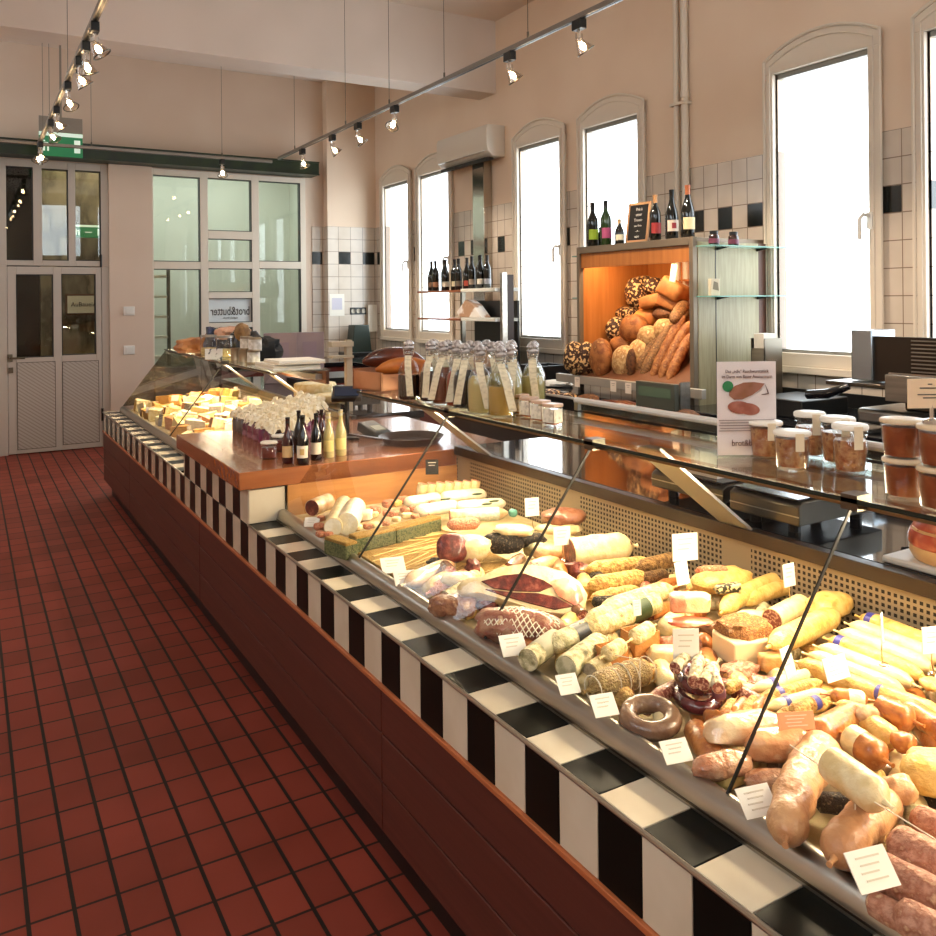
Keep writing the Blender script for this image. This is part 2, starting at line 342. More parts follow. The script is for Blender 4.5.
# pipes on the right wall
mb = M().tube([(XW - .035, 4.66, 1.2), (XW - .035, 4.66, ZC)], .022, 10).tube([(XW - .035, 4.575, 1.2), (XW - .035, 4.575, ZC)], .028, 10)
t2 = struct('trim_2', mb, paint, smooth=40)
obj('pipe_clamp', M().box(XW - .07, XW, 4.54, 4.70, 3.04, 3.06).tube([(XW - .035, 4.575, 3.09), (XW - .035, 4.575, 3.14)], .034, 10), paint, t2)
# ------------------------------------------------------------------ end wall: door and glazed partition, taken from rectangles on the wall plane
def rc(px0, py0, px1, py1, y=YB):
    a = at(px0, py0, y=y); b = at(px1, py1, y=y); return a.x, b.x, b.z, a.z
yf, yk = YB - .03, YB + .05
def frame_bars(mb, X0, X1, Z0, Z1, panes, y0, y1):
    """solid frame around rectangular openings (columns of non-overlapping panes)"""
    cols = sorted({(round(p[0], 3), round(p[1], 3)) for p in panes}); cur = X0
    for c0, c1 in cols:
        mb.box(cur, c0, y0, y1, Z0, Z1); cur = c1; z = Z0
        for p in sorted([p for p in panes if round(p[0], 3) == c0], key=lambda p: p[2]):
            mb.box(c0, c1, y0, y1, z, p[2]); z = p[3]
        mb.box(c0, c1, y0, y1, z, Z1)
    mb.box(cur, X1, y0, y1, Z0, Z1); return mb
# fanlight over the door
fan = [rc(5.6, 166, 33.3, 260.5), rc(41.4, 168.7, 68.4, 260.8), rc(74.7, 170.4, 100.9, 261.2)]
zf = at(50, 266, y=YB).z
d2 = struct('door_2', frame_bars(M(), .28, 1.385, zf, ZD, fan, yf, yk), wpaint, bevel=.004)
for q in fan: obj('fanlight_glass', M().box(q[0], q[1], YB + .005, YB + .011, q[2], q[3]), doorglass, d2)
for q in fan: obj('glazing_gasket', M().box(q[0], q[1], yf - .001, yk, q[2], q[2] + .008).box(q[0], q[1], yf - .001, yk, q[3] - .008, q[3]).box(q[1] - .008, q[1], yf - .001, yk, q[2], q[3]), black, d2)
lp = [rc(15.8, 274.4, 53.5, 356.5), rc(61, 274, 96, 354)]; lq = [rc(17.3, 363, 55.4, 446), rc(62.5, 362, 98.7, 441)]
for q, r in zip(lp, lq): pass
lp = [(lp[0][0], lp[0][1], lp[0][2], lp[0][3]), (lp[1][0], lp[1][1], lp[1][2], lp[1][3])]
ribbed, nt, p, N, L = node_mat('ribbed_door_panel'); g = G(nt); q_ = g.xyz()
L.new(g.mix(g.m('LESS_THAN', g.m('FRACT', g.m('MULTIPLY', g.m('ADD', q_[2], g.m('MULTIPLY', q_[0], .75)), 26)), .4), 'B9AFA3', 'A1978B'), p.inputs['Base Color'])
d1 = struct('door_1', frame_bars(M(), .375, 1.30, .01, zf - .01, lp, yf, yk), wpaint, bevel=.004)
for q in lp:
    obj('door_glass', M().box(q[0], q[1], YB + .005, YB + .011, q[2], q[3]), doorglass, d1)
    obj('glazing_gasket', M().box(q[0], q[1], yf - .001, yk, q[2], q[2] + .008).box(q[0], q[1], yf - .001, yk, q[3] - .008, q[3]).box(q[1] - .008, q[1], yf - .001, yk, q[2], q[3]).box(q[0], q[0] + .008, yf - .001, yk, q[2], q[3]), black, d1)
for q in lq:
    obj('ribbed_panel', M().box(q[0], q[1], yf - .006, yf, q[2], q[3]), ribbed, d1)
    obj('panel_joint', M().box(q[0] - .006, q[1] + .006, yf - .003, yf, q[2] - .006, q[3] + .006), mat('dark_joint', '4A423A', .7), d1)
h = at(12, 358, y=yf)
obj('door_handle', M().tube([(h.x - .02, yf, h.z), (h.x - .02, yf - .06, h.z), (h.x + .12, yf - .06, h.z - .005)], .011, 8).box(h.x - .045, h.x + .005, yf - .012, yf, h.z - .04, h.z + .04), dsteel, d1)
obj('door_lock', M().box(h.x - .035, h.x + .01, yf - .02, yf, h.z - .16, h.z - .10), dsteel, d1)
obj('door_hinge', M().tube([(1.30, yf - .01, 2.02), (1.30, yf - .01, 2.16)], .012, 8).tube([(1.30, yf - .01, .3), (1.30, yf - .01, .44)], .012, 8), black, d1)
struct('trim_3', M().box(.28, .372, yf, yk, 0, zf).box(1.305, 1.385, yf, yk, 0, zf), wpaint, bevel=.004)
pan = [rc(152.5, 175, 200, 262), rc(152.5, 269, 200, 396), rc(207, 178, 251, 232), rc(207, 238.7, 251, 262), rc(207, 268.5, 251, 292), rc(207, 298.5, 251, 322), rc(207, 328, 251, 396), rc(258, 181, 300, 262), rc(258, 268.5, 300, 396)]
cols = [(pan[0][0], pan[0][1])] * 2 + [(pan[2][0], pan[2][1])] * 5 + [(pan[7][0], pan[7][1])] * 2
pan = [(c[0], c[1], p[2], p[3]) for c, p in zip(cols, pan)]
w9 = struct('window_9', frame_bars(M(), P0, P1, .86, ZD, pan, yf, yk), paint, bevel=.004)
for i, q in enumerate(pan):
    obj('pane_glass', M().box(q[0], q[1], YB + .005, YB + .011, q[2], q[3]), doorglass, w9)
    obj('glazing_gasket', M().box(q[0], q[1], yf - .001, yk, q[2], q[2] + .007).box(q[0], q[1], yf - .001, yk, q[3] - .007, q[3]).box(q[1] - .008, q[1], yf - .001, yk, q[2], q[3]), black, w9)
q = pan[5]; obj('lettering_film', M().box(q[0] + .008, q[1] - .008, YB + .001, YB + .004, q[2] + .008, q[3] - .008), mat('white_film', 'DCE2E2', .5), w9); wtxt = (q[0] + q[1]) / 2
text('shop_lettering', 'brot&butter', .15, black, w9, (wtxt, YB - .002, q[2] + .09), (pi / 2, 0, 0), sx=.64, mirror=True)
text('small_lettering', 'täglich frisch', .035, ink, w9, (wtxt, YB - .002, q[2] + .045), (pi / 2, 0, 0), mirror=True)
# light switches
for z, l in ((311, 'white light switch, upper of two on the pale pier beside the door'), (350, 'white light switch, lower of two on the pale pier beside the door')):
    c = at(129, z, y=YB - .06); t = thing('light_switch', l, 'switch', c)
    obj('switch_frame', M().box(-.06, .06, -.012, 0, -.05, .05), white, t, bevel=.003); obj('rocker', M().box(-.035, .045, -.018, -.012, -.035, .035), white, t, bevel=.002)
# exit sign, reflection stand-in and board at the door
signg = mat('exit_green', '2A8458', .4, emit=.12); signw = mat('exit_white', 'D8F0E0', .4, emit=.35)
def exit_sign(label, c, w, h, panel):
    t = thing('exit_sign', label, 'sign', c)
    obj('sign_plate', M().box(-w / 2, w / 2, -.02, .02, -h / 2, h / 2), signg, t, bevel=.003)
    obj('top_strip', M().box(-w / 2, w / 2, -.022, .022, h * .34, h / 2), signw, t)
    man = M().box(-w * .42, -w * .37, -.026, -.02, -h * .3, h * .05).box(-w * .37, -w * .30, -.026, -.02, h * .0, h * .06).box(-w * .32, -w * .28, -.026, -.02, -h * .3, h * .03)
    man.lathe([(0, -.0), (w * .022, .001), (w * .022, .006), (0, .006)], 10, c=(0, 0, 0), mtx=T(-w * .385, -.02, h * .12) @ Matrix.Rotation(pi / 2, 4, 'X'))
    obj('running_figure', man, signw, t)
    obj('arrow', M().box(-w * .1, w * .12, -.026, -.02, -h * .1, -h * .04), signw, t)
    obj('white_door_symbol', M().box(w * .3, w * .44, -.026, -.02, -h * .32, h * .22), signw, t)
    if panel: obj('mounting_bracket', M().box(-w / 2, w / 2, -.006, .006, h / 2, h / 2 + .16).box(-.01, .01, -.006, .006, h / 2 + .16, ZC - c[2]), mat('grey_bracket', '8E867C', .5), t)
exit_sign('green emergency exit sign hanging below the ceiling near the left spotlight track', at(61, 145, y=9.5), .40, .24, True)
exit_sign('green stand-in for the exit sign reflection in the rightmost pane above the door', at(88, 231.5, y=11.7), .36, .16, False)  # second sign modelled beyond the glass in place of a reflection
c = at(83, 304, y=11.6)
t = thing('framed_board', 'white framed board on the concrete wall seen through the door glass', 'sign', (c.x + .06, 11.86, c.z))
obj('frame', M().box(-.24, .3, -.02, .02, -.14, .13), mat('brown_frame', '6A4A34', .5), t); obj('board', M().box(-.215, .28, -.026, -.02, -.115, .105), paper, t)
text('lettering', 'AuBaueiAFIA', .08, black, t, (.03, -.028, -.03), (pi / 2, 0, 0), sx=.95)
# shelf rack behind the glazing
t = thing('metal_rack', 'grey rack with boards standing behind the left panes of the glazed partition', 'shelf', (2.05, 11.3, 0))
obj('rack_post', M().box(.16, .2, 0, .04, 0, 2.1), dsteel, t)
for i in range(5): obj('rack_board', M().box(-.3, .18, 0, .4, .9 + i * .26, .93 + i * .26), paint, t)
# ------------------------------------------------------------------ service counter
XF = .983; PT = .1173; YN = 3.445; YS = 4.635; YE = 7.72; Y0 = -1.4
basem = mat('reddish_wood_cladding', '5E3128', .45, c2='4F2820', scale=3, stretch=(20, .5, 25), lo=.3, hi=.7)
edgew = mat('wood_edge_strip', 'B5683F', .35); tw = mat('cream_glazed_tile', 'DCD0B8', .15, c2='D4C6AC', scale=6, coat=.3); tb = mat('black_glazed_tile', '10110E', .3, coat=.0, spec=.15)
grout = mat('tile_grout', '6B5C4C', .9)
ct = thing('service_counter', 'long shop counter clad in reddish wood with a black and cream checkered tile band', 'counter', (0, 0, 0))
mb = M()
for z0, z1 in ((.130, .262), (.268, .398), (.404, .528)):
    y = Y0
    for s in (2.16, 4.3, 6.4, YE): mb.box(XF, 2.3 if False else XF + .03, y, s - .004, z0, z1); y = s
mb.box(XF + .01, XF + .03, Y0, YE, .13, .53)
obj('wood_cladding', mb, basem, ct, bevel=.002)
obj('end_cladding', M().box(XF + .03, 1.80, YE - .03, YE, .13, .69), basem, ct)
obj('edge_strip', M().box(XF - .008, XF + .03, Y0, YE, .528, .541), edgew, ct, bevel=.002)
obj('toe_kick', M().box(XF + .055, 1.80, Y0, YE - .06, 0, .135), black, ct)
obj('counter_core', M().box(XF + .016, 1.80, Y0, YE - .03, .14, .69).box(XF + .016, 1.96, YN + .008, YS, .69, .838), grout, ct)
mb = M(); k = int((YN - YE) / PT) - 1
n0 = -int((YE - YN) / PT); n1 = int((YN - Y0) / PT)
for k in range(n0 - 1, n1):
    ya = YN - k * PT; yb = YN - (k + 1) * PT
    ya = min(ya, YE); 
    if ya - yb < .01: continue
    mb.box(XF, XF + .014, yb + .0012, ya - .0012, .5415, .688, 1 if k % 2 else 0)
    if k < 0 and yb < YS - .01: mb.box(XF, XF + .014, yb + .0012, min(ya, YS) - .0012, .6915, .834, 0 if k % 2 else 1)
    if k >= 0 or yb > YS - .01: mb.box(XF + .004, 1.10, yb + .0012, ya - .0012, .69, .6965, 0 if k % 2 else 1)
mb.box(XF + .002, 1.137, YN - .008, YN + .006, .698, .834, 0).box(1.139, 1.29, YN - .008, YN + .006, .698, .834, 1)
obj('checkered_tiles', mb, [tw, tb], ct, bevel=.0012)
obj('tile_edge_trim', M().tube([(XF + .001, Y0, .692), (XF + .001, YN, .692)], .0055, 8).tube([(XF + .001, YS, .692), (XF + .001, YE, .692)], .0055, 8), steel, ct)
wt = thing('wooden_worktop', 'thick brown wooden top bridging the two glass display cases', 'worktop', (.945, YN - .015, .84))
obj('wood_board', M().box(0, 1.31, 0, YS - YN + .01, 0, .072), mat('dark_cherry_top', 'A5653C', .22, c2='8E5130', scale=3, stretch=(1, 9, 9), lo=.3, hi=.7, coat=.4), wt, bevel=.003)
obj('end_panel', M().box(.20, 1.012, -.006, .012, -.145, 0), honeywood, wt)
# ------------------------------------------------------------------ glass display cases
perf, nt, p, N, L = node_mat('perforated_metal'); g = G(nt); q_ = g.xyz()
fy = g.m('ABSOLUTE', g.m('SUBTRACT', g.m('FRACT', g.m('DIVIDE', q_[1], .0165)), .5)); fz = g.m('ABSOLUTE', g.m('SUBTRACT', g.m('FRACT', g.m('DIVIDE', q_[2], .0165)), .5))
hole = g.m('MULTIPLY', g.m('LESS_THAN', fy, .27), g.m('LESS_THAN', fz, .27)); rng = g.m('MULTIPLY', g.m('GREATER_THAN', q_[2], .70), g.m('LESS_THAN', q_[2], .876))
seg_ = g.m('LESS_THAN', g.m('FRACT', g.m('DIVIDE', g.m('SUBTRACT', q_[1], 1.02), .80)), .86)
L.new(g.mix(g.m('MULTIPLY', g.m('MULTIPLY', hole, rng), seg_), '948670', '120D08'), p.inputs['Base Color']); p.inputs['Roughness'].default_value = .4; p.inputs['Metallic'].default_value = .4
liner = mat('display_tray', 'CBB98E', .6, c2='B8A274', scale=14)
def case(ya, yb, joints, label, name, brackets, lamp, dk=liner):
    t = thing(name, label, 'display case', (0, 0, 0))
    xb, zb, xt, zt = 1.122, .745, 1.475, 1.212
    # rounded metal front rail
    rail = [(1.098, .697), (1.098, .712), (1.106, .730), (1.118, .7435), (1.132, .7435), (1.150, .730), (1.150, .70)]
    mtx = Matrix(((1, 0, 0, 0), (0, 0, 1, 0), (0, 1, 0, 0), (0, 0, 0, 1)))
    obj('metal_front_rail', M().prism([(x, z) for x, z in rail], yb - ya, T(0, ya, 0) @ mtx), steel, t, smooth=60)
    obj('rail_groove', M().box(1.0965, 1.0985, ya, yb, .7035, .7075), dsteel, t)
    js = [ya] + joints + [yb]
    for a, b in zip(js[:-1], js[1:]):
        obj('front_glass_panel', M().add([(xb, a + .002, zb), (xb, b - .002, zb), (xt, b - .002, zt - .008), (xt, a + .002, zt - .008)], [(0, 1, 2, 3)]), clear, t, smooth=0)
    for j in joints: obj('glass_joint', M().bar((xb, j, zb), (xt, j, zt - .008), .003, .007), mat('black_seal', '1A1814', .4), t)
    obj('glass_clip', M().box(xt - .015, xt + .03, js[1] - .018, js[1] + .018, zt - .022, zt + .008), dsteel, t)
    for j in joints[1:]: obj('glass_clip', M().box(xt - .015, xt + .03, j - .018, j + .018, zt - .022, zt + .008), dsteel, t)
    for y, n in ((ya, 'end_glass_panel'), (yb, 'end_glass_panel')):
        obj(n, M().add([(xb, y, zb), (xt, y, zt - .008), (1.95, y, zt - .008), (1.95, y, zb)], [(0, 1, 2, 3)]), glass_mat('shade_tinted_end_glass', (.30, .28, .24), 1.5) if y > 7 else clear, t, smooth=0)  # far end tint paints in the dark background and reflections behind the glass
    obj('glass_shelf', M().box(xt - .012, 1.82, ya, yb, zt - .007, zt), shelfg, t, bevel=.001)
    obj('shelf_front_edge', M().box(xt - .015, xt - .012, ya, yb, zt - .008, zt + .001), mat('dark_glass_edge', '14201A', .15), t)
    obj('shelf_support_rail', M().box(xt + .012, xt + .022, ya, yb, zt - .022, zt - .012), mat('bronze_rail', '8A7050', .3, .7), t)
    obj('rear_fascia', M().box(1.79, 1.812, ya, yb, 1.125, zt - .01), mat('brown_fascia', '7C4B2E', .4), t, bevel=.002)
    obj('perforated_back', M().box(1.958, 1.968, ya, yb, .70, .888), perf, t)
    obj('display_tray', M().box(1.15, 1.957, ya + .004, yb - .004, .695, .712), dk, t)
    obj('ledge_front', M().box(1.945, 1.98, ya, yb, .888, .9275), mat('brown_ledge_edge', '2C2018', .35), t, bevel=.002)
    for y in brackets:
        obj('diagonal_bracket', M().bar((1.60, y, zt - .014), (1.955, y, .928), .12, .008), mat('satin_bracket', 'B4B4B2', .35, .5), t)
    obj('lamp_housing', M().box(1.745, 1.788, ya + .05, yb - .05, 1.15, 1.18), steel, t)
    n = max(1, int((yb - ya) / 1.1)); s = (yb - ya - .1) / n
    for i in range(n):
        a = area('case_light', (1.74, ya + .05 + s * (i + .5), 1.145), (0, radians(42), 0), .05, s * .96, lamp * s, CASE); a.parent = t
    return t
case(-1.3, 3.43, [-.57, .23, 1.035, 1.83, 2.63], 'glass display case full of sausages and hams, nearest the camera', 'meat_display_case', (3.17, 1.76, .45), K['case'])
case(YS + .02, 7.62, [5.7], 'glass display case full of cheese, at the far end of the counter', 'cheese_display_case', (5.3, 6.5), K['case2'])
t = thing('stone_ledge', 'glossy black stone ledge behind the meat display case', 'worktop', (1.981, -1.3, .8835))
obj('stone_slab', M().box(0, .50, 0, 4.7, 0, .045), bgloss, t, bevel=.003)
obj('ledge_cabinet', M().box(.0, .46, 0, 4.7, -.80, -.002), mat('dark_cabinet', '3A2C22', .5), t)
t = thing('tube_guard_rail', 'white metal tube rail with a glass guard along the back of the case top', 'rail', (1.845, 0, 0))
obj('tube_rail', M().tube([(0, -1.3, 1.247), (0, 2.38, 1.247)], .011, 10), mat('pale_metal_tube', 'DDD9D2', .3, .15), t)
obj('guard_glass', M().box(-.003, .003, -1.3, 2.37, 1.215, 1.238), shelfg, t)
for y in (2.36, 1.55, .75): obj('rail_post', M().box(-.008, .008, y, y + .02, 1.213, 1.24), steel, t)
t = thing('stone_ledge', 'dark stone ledge behind the cheese display case', 'worktop', (1.981, YS + .02, .8835))
obj('stone_slab', M().box(0, .45, 0, 3.0, 0, .045), bgloss, t, bevel=.003)
obj('ledge_cabinet', M().box(0, .42, 0, 3.0, -.80, -.002), mat('dark_cabinet', '3A2C22', .5), t)
# ------------------------------------------------------------------ back counter along the window wall
t = thing('window_side_counter', 'long black back counter below the windows', 'counter', (3.72, -.6, 0))
obj('counter_top', M().box(0, .88, 0, 10.6, .88, .93), bgloss, t, bevel=.003)
obj('cupboard', M().box(.03, .88, 0, 7.4, .1, .88), mat('cupboard_front', '2B211B', .5), t)
obj('cupboard_red', M().box(.03, .88, 7.42, 10.6, .1, .88), mat('red_cupboard', '6E2C22', .4), t)
for i in range(5): obj('drawer_handle', M().tube([(.01, 7.6 + i * .6, .78), (.01, 7.85 + i * .6, .78)], .008, 8), steel, t)
t = thing('splash_board', 'black splash board on the wall behind the slicer', 'panel', (4.60, -.4, .93))
obj('board', M().box(0, .02, 0, 4.2, 0, .085), black, t)
t = thing('drawer_counter', 'black topped red drawer counter in the far right corner', 'counter', (2.35, 8.9, 0))
obj('counter_top', M().box(0, 1.37, 0, .7, .88, .93), bgloss, t, bevel=.003); obj('drawer_front', M().box(.02, 1.36, .02, .68, .08, .88), mat('red_cupboard', '6E2C22', .4), t)
# ------------------------------------------------------------------ tracks and spotlights
ZR = 3.15
railm = mat('grey_aluminium_track', '8B847C', .35, .6)
def track(label, a, b, wires, g='suspended lighting tracks'):
    t = thing('light_track', label, 'lighting track', a); d = Vector(b) - Vector(a)
    obj('rail', M().bar((0, 0, 0), d, .034, .03), railm, t, bevel=.003)
    obj('track_slot', M().bar((0, 0, -.016), d + Vector((0, 0, -.016)), .012, .003), black, t)
    for f in wires:
        p = d * f; obj('suspension_wire', M().tube([p, p + Vector((0, 0, (3.69 if 7.2 < (Vector(a) + p).y < 7.55 else ZC) - ZR))], .0022, 5).lathe([(.007, 0), (.007, .04), (0, .045)], 8, c=(p.x, p.y, .014)), dsteel, t)
    return t
track('right lighting track running along the window side', (2.90, 8.86, ZR), (2.90, -1.0, ZR), [(8.86 - y) / 9.86 for y in (8.35, 7.0, 6.1, 5.2, 4.17, 2.6)])
track('left lighting track running above the customer aisle', (.612, 9.05, ZR), (.612, -1.0, ZR), [(9.05 - y) / 10.05 for y in (8.6, 7.9, 6.4, 4.4)])
track('cross lighting track parallel to the end wall above the green beam', (-.3, 9.1, ZR), (2.90, 9.1, ZR), [.43, .83])
lampglass = mat('faceted_reflector', 'D8CFC4', .12, 1); lampclear = glass_mat('lamp_glass', (.97, .93, .88), 2.5); bulbm = mat('lit_bulb', 'FFE0B0', .3, emit=60)
def spot(x, y, dirv, label, z=ZR, power=None, hidden=False):
    t = thing('track_spotlight', label, 'spotlight', (x, y, z - .016), group='spotlights on the lighting tracks')
    obj('track_adapter', M().box(-.022, .022, -.04, .04, -.055, 0), black, t, bevel=.003)
    dv = Vector(dirv).normalized(); j = Vector((0, 0, -.115)); q = dv.to_track_quat('Z', 'Y').to_matrix().to_4x4(); q.translation = j
    obj('swivel_arm', M().tube([(0, 0, -.05), (0, 0, -.10), j], .010, 8).box(-.02, .02, -.008, .008, -.105, -.075), chrome, t)
    rf_ = obj('reflector', M().lathe([(.016, -.015), (.020, .0), (.034, .03), (.046, .055), (.052, .066), (.047, .068), (.030, .03), (.014, .012)], 16, mtx=q), lampclear, t)
    obj('trim_ring', M().torus(.051, .004, (0, 0, .067), 18, 6, mtx=q), dsteel, rf_)
    obj('bulb', M().blob(.017, .017, .024, 0, seg=10, rings=6, mtx=q @ T(0, 0, .035)), bulbm, rf_)
    l = bpy.data.lights.new('spot_beam', 'SPOT'); l.energy = power or K['spot']; l.color = WARM; l.spot_size = radians(70); l.spot_blend = .7; l.shadow_soft_size = .03
    o = bpy.data.objects.new('spot_beam', l); COL.objects.link(o); o.parent = t; o.location = j + dv * .075; o.rotation_euler = (-dv).to_track_quat('Z', 'Y').to_euler()
    return t
for i, (y, dv) in enumerate(((8.124, (.6, .3, -1)), (7.32, (.9, -.1, -.9)), (6.73, (.7, -.3, -1)), (6.006, (-.5, -.3, -.8)), (4.37, (.8, -.1, -1)), (3.68, (.7, -.2, -1)), (2.0, (.9, 0, -.9)), (.6, (.6, 0, -1)))):
    spot(2.90, y, dv, '%s spotlight from the far end on the right lighting track' % ORD[i])
for i, (y, dv) in enumerate(((5.0, (.5, -.1, -.75)), (5.4, (.3, .25, -.8)), (5.75, (.5, .1, -.7)), (6.43, (.3, -.4, -.9)), (7.27, (.6, .1, -.7)), (7.80, (.5, -.3, -.8)), (8.9, (.2, -.3, -1)), (9.0, (-.4, -.2, -1)))[::-1]):
    spot(.612, y, dv, power=K['lspot'], label='%s spotlight from the far end on the left lighting track' % ORD[i])
for i, y in enumerate((3.4, 2.2, .9)): spot(.612, y, (.5, 0, -.9), power=K['lspot'], label='%s spotlight from the far end on the left lighting track' % ORD[i + 8])
c = at(222, 158, y=9.1); spot(c.x, 9.1, (0, -.5, -1), 'single spotlight on the cross lighting track in front of the green beam')
for i, (px, y) in enumerate(((1.0, 9.1), )): pass
# ------------------------------------------------------------------ air conditioner and extract duct
t = thing('air_conditioner', 'white wall mounted air conditioner above the second window', 'air conditioner', (XW, 7.06, 3.03))
prof = [(0, 0), (-.14, .0), (-.20, .05), (-.215, .10), (-.215, .27), (-.20, .31), (0, .31)]
mtx = Matrix(((1, 0, 0, 0), (0, 0, 1, 0), (0, 1, 0, 0), (0, 0, 0, 1)))
obj('housing', M().prism(prof, 1.03, mtx), mat('ivory_plastic', 'DDD3C4', .35), t, bevel=.006, smooth=50)
obj('air_outlet', M().box(-.197, -.10, .06, .97, -.004, .03, mtx=T(0, 0, 0) @ Matrix.Rotation(radians(-12), 4, 'Y')), mat('dark_outlet', '25221E', .6), t)
obj('outlet_flap', M().box(-.225, -.15, .05, .98, .045, .055), white, t)
t = thing('extract_duct', 'mirror polished rectangular metal duct on the wall below the air conditioner', 'duct', (XW, 7.31, 1.6))
obj('duct', M().box(-.10, 0, 0, .22, 0, 1.43), mat('polished_metal', 'B7AFA4', .12, 1), t, bevel=.004)
# papers and socket on the end tiles
yt = YB - .142
c = at(337, 305, y=yt); t = thing('paper_notice', 'white paper notice taped to the tiles of the corner pier', 'paper', c)
obj('sheet', M().box(-.10, .10, -.003, 0, -.14, .14), paper, t); obj('print', M().box(-.07, .07, -.004, -.003, -.06, .09), mat('faint_print', 'CFCBD6', .8), t)
c = at(376, 320, y=yt)
t = thing('paper_notice', 'narrow white paper hanging in the corner beside the first window', 'paper', (XW - .15, YB - .2, at(378, 320, y=YB - .2).z)); obj('sheet', M().box(0, .13, -.003, 0, -.15, .2), paper, t)
c = at(358, 311, y=yt); t = thing('socket_strip', 'black and grey socket strip on the corner tiles', 'socket', c)
obj('socket_plate', M().box(-.11, .11, -.012, 0, -.045, .045), black, t, bevel=.003)
for i in range(3): obj('socket', M().lathe([(.03, 0), (.03, .006), (.02, .004), (0, .004)], 14, mtx=T(-.07 + i * .07, -.012, 0) @ Matrix.Rotation(pi / 2, 4, 'X')), dsteel, t)
c = at(362, 345, y=9.9); t = thing('coffee_machine', 'dark green tapered appliance standing in the far corner', 'appliance', (c.x, 9.9, .93))
obj('body', M().prism([(-.14, 0), (.14, 0), (.10, .38), (-.10, .38)], .2, Matrix(((1, 0, 0, 0), (0, 0, 1, 0), (0, 1, 0, 0), (0, 0, 0, 1)))), mat('dark_green_plastic', '25302A', .35), t, bevel=.01)
obj('base', M().box(-.22, .22, -.12, .25, 0, .04), black, t, bevel=.006)
# ------------------------------------------------------------------ wine bottles
wineg = mat('dark_wine_glass', '0D0F0B', .08, coat=.5); wineglass_green = mat('green_wine_glass', '223A18', .08, coat=.5)
PROF_B = [(.0, 0), (.034, 0), (.0375, .006), (.0375, .17), (.036, .19), (.026, .215), (.0165, .235), (.0142, .25), (.0142, .295), (.0155, .297), (.0155, .306), (.012, .307), (0, .307)]
PROF_S = [(.0, 0), (.036, 0), (.040, .006), (.040, .14), (.037, .17), (.028, .20), (.018, .235), (.0145, .26), (.0142, .30), (.0155, .302), (.0155, .31), (0, .311)]
def bottle(name, label, loc, sc=1.0, prof=PROF_B, glass=None, lab='E9E2CF', z0=.05, z1=.13, cap='15120F', group=None, lab2=None, rz=0, cat='bottle', capz=.255):
    t = thing(name, label, cat, loc, rz=rz, group=group); t.scale = (sc, sc, sc)
    obj('glass_body', M().lathe(prof, 18), glass or wineg, t, smooth=50)
    R = prof[3][0] + .0006
    if lab:
        mb = M(); n = 9; vs = []
        for i in range(n + 1):
            a = -pi / 2 - .25 + (i / n - .5) * 2.2
            vs += [(R * cos(a), R * sin(a), z0), (R * cos(a), R * sin(a), z1)]
        pl_ = obj('paper_label', mb.add(vs, [(2 * i, 2 * i + 2, 2 * i + 3, 2 * i + 1) for i in range(n)]), mat('label_' + lab, lab, .6), t)
        if lab2: obj('label_motif', M().add([(v[0] * 1.012, v[1] * 1.012, z0 + (z1 - z0) * (.25 if j % 2 == 0 else .75)) for j, v in enumerate(vs)], [(2 * i, 2 * i + 2, 2 * i + 3, 2 * i + 1) for i in range(3, 6)]), mat('label_' + lab2, lab2, .6), pl_)
    obj('capsule', M().lathe([(.0150, capz), (.0152, capz + .04), (.0165, capz + .042), (.0165, prof[-1][1] + .001), (0, prof[-1][1] + .0015)], 14), mat('capsule_' + cap, cap, .4), t)
    return t
# ------------------------------------------------------------------ swing-top bottles on the meat case
ZS = 1.2125
def swing_bottle(label, x, y, liquid, fill, tagrot, front=True):
    t = thing('swing_top_bottle', label, 'bottle', (x, y, ZS), rz=random.uniform(-.6, .6), group='swing-top bottles on the glass shelf')
    prof = [(0, 0), (.038, 0), (.043, .005), (.044, .02), (.044, .09), (.041, .115), (.031, .142), (.018, .160), (.0145, .170), (.0145, .188), (.021, .191), (.021, .200), (.015, .202)]
    obj('glass_body', M().lathe(prof, 18), jarglass, t, smooth=50)
    lp_ = [(0, .004), (.040, .005)] + [(r - .002, z) for r, z in prof[3:] if z < fill] + [(.0395 if fill < .12 else .027, fill), (0, fill)]
    obj('liquid', M().lathe(lp_, 18), mat('liquid_' + liquid, liquid, .12, coat=.5), t, smooth=50)
    st_ = obj('glass_stopper', M().lathe([(0, .196), (.017, .198), (.022, .206), (.016, .213), (.022, .220), (.017, .230), (.008, .236), (0, .237)], 10), mat('cloudy_stopper', 'C9C2BE', .1, coat=.8, c2='8E8480', scale=70, lo=.45, hi=.6), t)
    obj('wire_bail', M().torus(.0155, .0022, (0, 0, .184), 14, 5).tube([(-.0175, 0, .178), (-.021, 0, .20), (-.012, 0, .219), (.012, 0, .219), (.021, 0, .20), (.0175, 0, .178)], .0018, 5), chrome, st_)
    if tagrot is not None:
        # folded paper ribbon tied to the neck and hanging down the front
        a = tagrot - t.rotation_euler.z; w_ = .013; R = .0465
        tx = Vector((cos(a), sin(a), 0)); sd = Vector((-sin(a), cos(a), 0)); sl = random.uniform(-.25, .25); vs = []
        for z, r in ((.176, .016), (.165, .019), (.15, .036), (.128, .044), (.10, R), (.06, R + .001), (.02, R + .003)):
            c = tx * r + sd * (sl * (.17 - z)); vs += [c + sd * w_ + Vector((0, 0, z)), c - sd * w_ + Vector((0, 0, z))]
        o_ = obj('paper_tag', M().add(vs, [(2 * i, 2 * i + 1, 2 * i + 3, 2 * i + 2) for i in range(6)]), mat('cream_tag_print', 'EFE3C4', .6, c2='C9BB98', scale=60, lo=.48, hi=.75, stretch=(1, 1, 2)), t)
        obj('tag_string', M().torus(.015, .0014, (0, 0, .170), 12, 4), mat('string', 'C9A878', .8), o_)
    return t
toc = math.atan2(-1, -.55)
